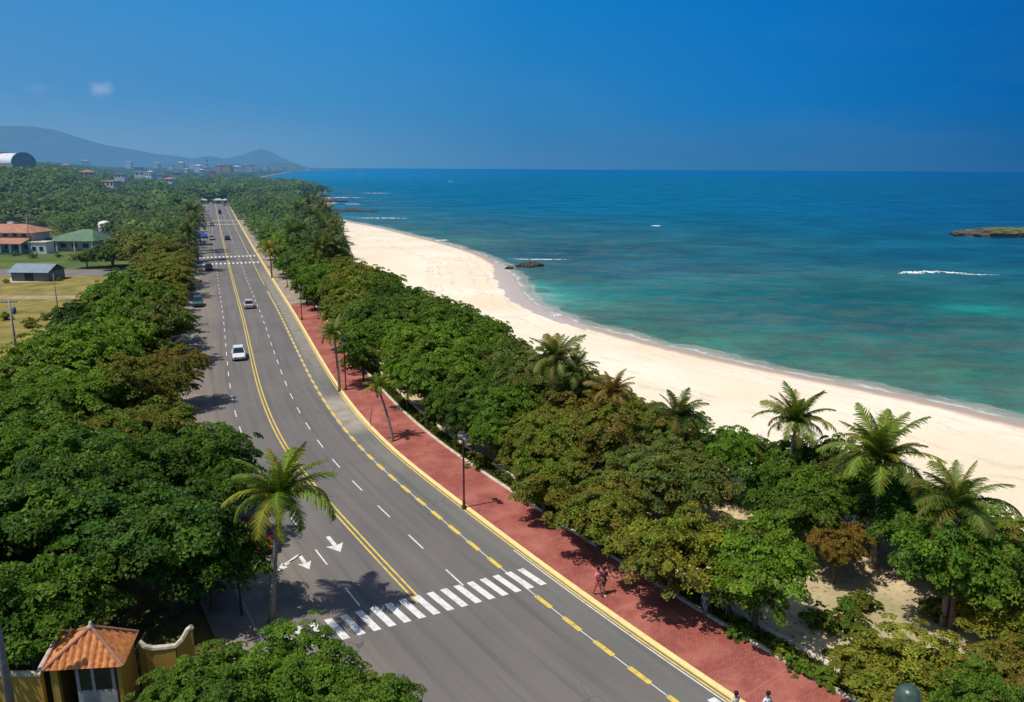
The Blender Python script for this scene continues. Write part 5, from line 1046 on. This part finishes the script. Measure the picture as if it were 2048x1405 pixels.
MB().box(-5, 3.4, 0, 6, 0, 2.1).build('wall', M['grey'], sh); mb = MB(); mb.add([(-5.6, -.6, 2.0), (3.8, -.6, 2.0), (3.8, 3, 3.6), (-5.6, 3, 3.6), (3.8, 6.6, 2.0), (-5.6, 6.6, 2.0)], [(0, 1, 2, 3), (3, 2, 4, 5)]); mb.build('roof', mat('blue_grey_sheet', (.22, .27, .33), .5, .15, .6), sh); MB().add([(3.4, 0, 2.1), (3.4, 6, 2.1), (3.4, 3, 3.5)], [(0, 1, 2)]).build('gable', M['dark'], sh); MB().box(-2, 0, -.06, .0, 0, 1.9).build('door', M['dark'], sh)
# arena with barrel roof
d = 640; rx = ray(40, 330); x = rx[0]/rx[1]*d; ar = empty('arena', (x-8, d, 0), -.25, 'white barrel roofed arena on the skyline at the left edge', 'arena')
mb = MB(); n = 18; Ra, Lh = 11., 26.; zb = 27.2
V = []; 
for xx in (-50, 14): V += [(xx, Ra*math.cos(math.pi*k/n), zb+8*math.sin(math.pi*k/n)) for k in range(n+1)]
mb.add(V, [(k, k+1, n+2+k, n+1+k) for k in range(n)]); mb.build('barrel_roof', M['white_roof'], ar)
mb = MB(); mb.add([(14.01, Ra*math.cos(math.pi*k/n), zb+8*math.sin(math.pi*k/n)) for k in range(n+1)], [tuple(range(n+1))]); mb.build('end_wall', mat('pale_cladding', (.28, .36, .38), .7, .15, .3), ar)
for xx in (14.1, -5): 
    mb = MB(); mb.tube([(xx, (Ra+.5)*math.cos(math.pi*k/n), zb+8.4*math.sin(math.pi*k/n)) for k in range(n+1)], .6, 6); mb.build('arch_rib', M['grey'], ar)
MB().box(-40, 14, -Ra+.1, Ra-.1, 0, zb).build('wall', M['concrete'], ar)
# town far off: each building its own thing
def block(px, py, D, w, d, h, wallm, roofm, label, kind='flat', group=None, nw=3):
    r_ = ray(px, py); x, y = r_[0]/r_[1]*D, D; zt = CH+r_[2]/r_[1]*D; o = empty('house', (x, y, 0), random.uniform(-.3, .3), label, 'building', group)
    MB().box(-w/2, w/2, 0, d, 0, zt+h).build('wall', M[wallm], o)
    if kind == 'flat': MB().box(-w/2-.3, w/2+.3, -.3, d+.3, zt+h+.01, zt+h+.5).build('roof', M[roofm], o)
    else: mb = MB(); hip(mb, -w/2, w/2, 0, d, zt+h, w*.16, .6); mb.build('roof', M[roofm], o)
    for k in range(nw):
        a = -w/2+w/nw*(k+.3); MB().box(a, a+w/nw*.4, -.12, -.01, zt+h-2.4, zt+h-.9).build('window', M['glass'], o)
block(12, 386, 470, 14, 12, 2.2, 'white', 'white_roof', 'white flat roofed building among the trees at the left edge'); block(32, 384, 475, 10, 10, 1.8, 'white', 'white_roof', 'white roofed building right of the one at the left edge'); block(92, 400, 430, 6, 8, 1.5, 'cream', 'tile2', 'tiny cream house under the trees right of the white roofs', 'hip')
block(284, 352, 900, 17, 12, 4, 'white', 'white_roof', 'white house showing above the trees left of the road end'); block(296, 357, 860, 9, 9, 5, 'white', 'cream', 'tall white house right of the skyline white house'); block(318, 358, 880, 7, 9, 5, 'white', 'white_roof', 'narrow white house alone above the canopy left of the road end'); block(277, 340, 1300, 14, 12, 4, 'cream', 'white_roof', 'pale block on the wooded skyline left')
for i_, (px, py, D_, w_, a_, b_, k_, lb) in enumerate([(60, 372, 520, 9, 'cream', 'tile2', 'hip', 'cream house with an old tile roof among trees above the terracotta house'), (128, 366, 560, 8, 'white', 'white_roof', 'flat', 'small white house in the trees behind the green roofed house'),
    (215, 372, 520, 9, 'cream', 'cream', 'flat', 'cream house in the woods right of the water tank'), (172, 352, 720, 12, 'coping', 'tile2', 'hip', 'tan house with tile roof high in the left woods'), (238, 356, 700, 9, 'white', 'cream', 'flat', 'pale house among trees in the middle of the left woods'),
    (335, 366, 640, 8, 'white', 'tile2', 'hip', 'white house with tile roof left of the road end'), (105, 348, 800, 13, 'cream', 'white_roof', 'flat', 'wide cream building on the left wooded rise'), (352, 352, 900, 9, 'cream', 'white_roof', 'flat', 'pale house in the canopy just left of the road end')]):
    block(px, py-4, D_, w_, w_*.8, 1.5, a_, b_, lb, k_)
TW = [(300, 345, 1100, 8, 'white', 'white_roof'), (425, 346, 1200, 7, 'pink', 'tile2'), (403, 341, 1300, 9, 'white', 'white_roof'), (352, 343, 1500, 9, 'white', 'white_roof'), (371, 339, 1700, 10, 'cream', 'white_roof'), (110, 329, 1300, 14, 'cream', 'cream'), (128, 332, 1200, 16, 'cream', 'tile2'), (150, 338, 1100, 12, 'coping', 'cream'), (394, 332, 2000, 22, 'white', 'white_roof'), (340, 331, 2200, 20, 'white', 'tile2'), (360, 326, 2600, 26, 'cream', 'white_roof'), (452, 332, 1900, 26, 'ochre', 'tile2'), (436, 331, 1950, 20, 'pink', 'tile2'), (470, 328, 2300, 22, 'cream', 'white_roof'), (490, 331, 2600, 28, 'cream', 'tile2'), (505, 330, 2900, 30, 'white', 'white_roof'), (530, 333, 3300, 24, 'cream', 'tile2'), (548, 334, 3500, 22, 'cream', 'white_roof'), (570, 335, 4200, 30, 'coping', 'tile2'), (590, 332, 5000, 40, 'white', 'white_roof'), (310, 327, 3000, 30, 'cream', 'cream'), (384, 328, 3200, 34, 'white', 'white_roof'), (255, 325, 2800, 28, 'white', 'cream'), (90, 323, 2500, 24, 'white', 'white_roof'), (170, 322, 3400, 34, 'cream', 'white_roof')]
tr_ = random.Random(31)
for k in range(16): TW.append((tr_.uniform(345, 585), tr_.uniform(331, 336), tr_.uniform(1900, 4200), tr_.uniform(14, 30), tr_.choice(['white', 'cream', 'cream', 'pink', 'coping']), tr_.choice(['white_roof', 'tile2', 'cream'])))
for i, (px, py, D, w, a, b) in enumerate(TW): block(px, py+2, D, w*.8, w*.6, 1.5+D/1200, a, b, 'far town building in the haze beyond the trees', 'flat' if i % 2 else 'hip', 'far town buildings in the haze')
# striped pink tower
r_ = ray(414, 322); D = 1350; x = r_[0]/r_[1]*D; tw = empty('tower', (x, D, 0), .2, 'slim pink and white tower above the trees at the road end', 'tower'); zt = CH+ray(414, 322)[2]/r_[1]*D
for k in range(7): z0 = zt-21+k*3.2; w = 5-k*.45; MB().box(-w/2, w/2, -w/2, w/2, z0, z0+3.19).build('tower_stage', M['pink' if k % 2 == 0 else 'white'], tw)
MB().box(-3.2, 3.2, -3.2, 3.2, 0, zt-21.01).build('base', M['pink'], tw); MB().lathe([(1, 0), (.5, 1.5), (.1, 7)], 8, (0, 0, zt+1.4)).build('spire', M['pink'], tw)
# pale wall and kiosks closing the end of the road
for i, (px, w) in enumerate(((407, 5), (437, 6), (451, 4))):
    x, y = gp(px, 408.5, 0); o = empty('kiosk', (x, y, 0), heading(SMAX-5)-1.57, 'pale kiosk in the row closing the far end of the road', 'kiosk', 'pale kiosks at the road end'); MB().box(-w/2, w/2, 0, 4, 0, 2.6).build('wall', M['coping'], o); mb = MB(); hip(mb, -w/2, w/2, 0, 4, 2.6, 1.2, .4); mb.build('roof', M['coping'], o); MB().box(-w/4, w/4, -.1, -.01, .8, 2).build('hatch', M['dark'], o)
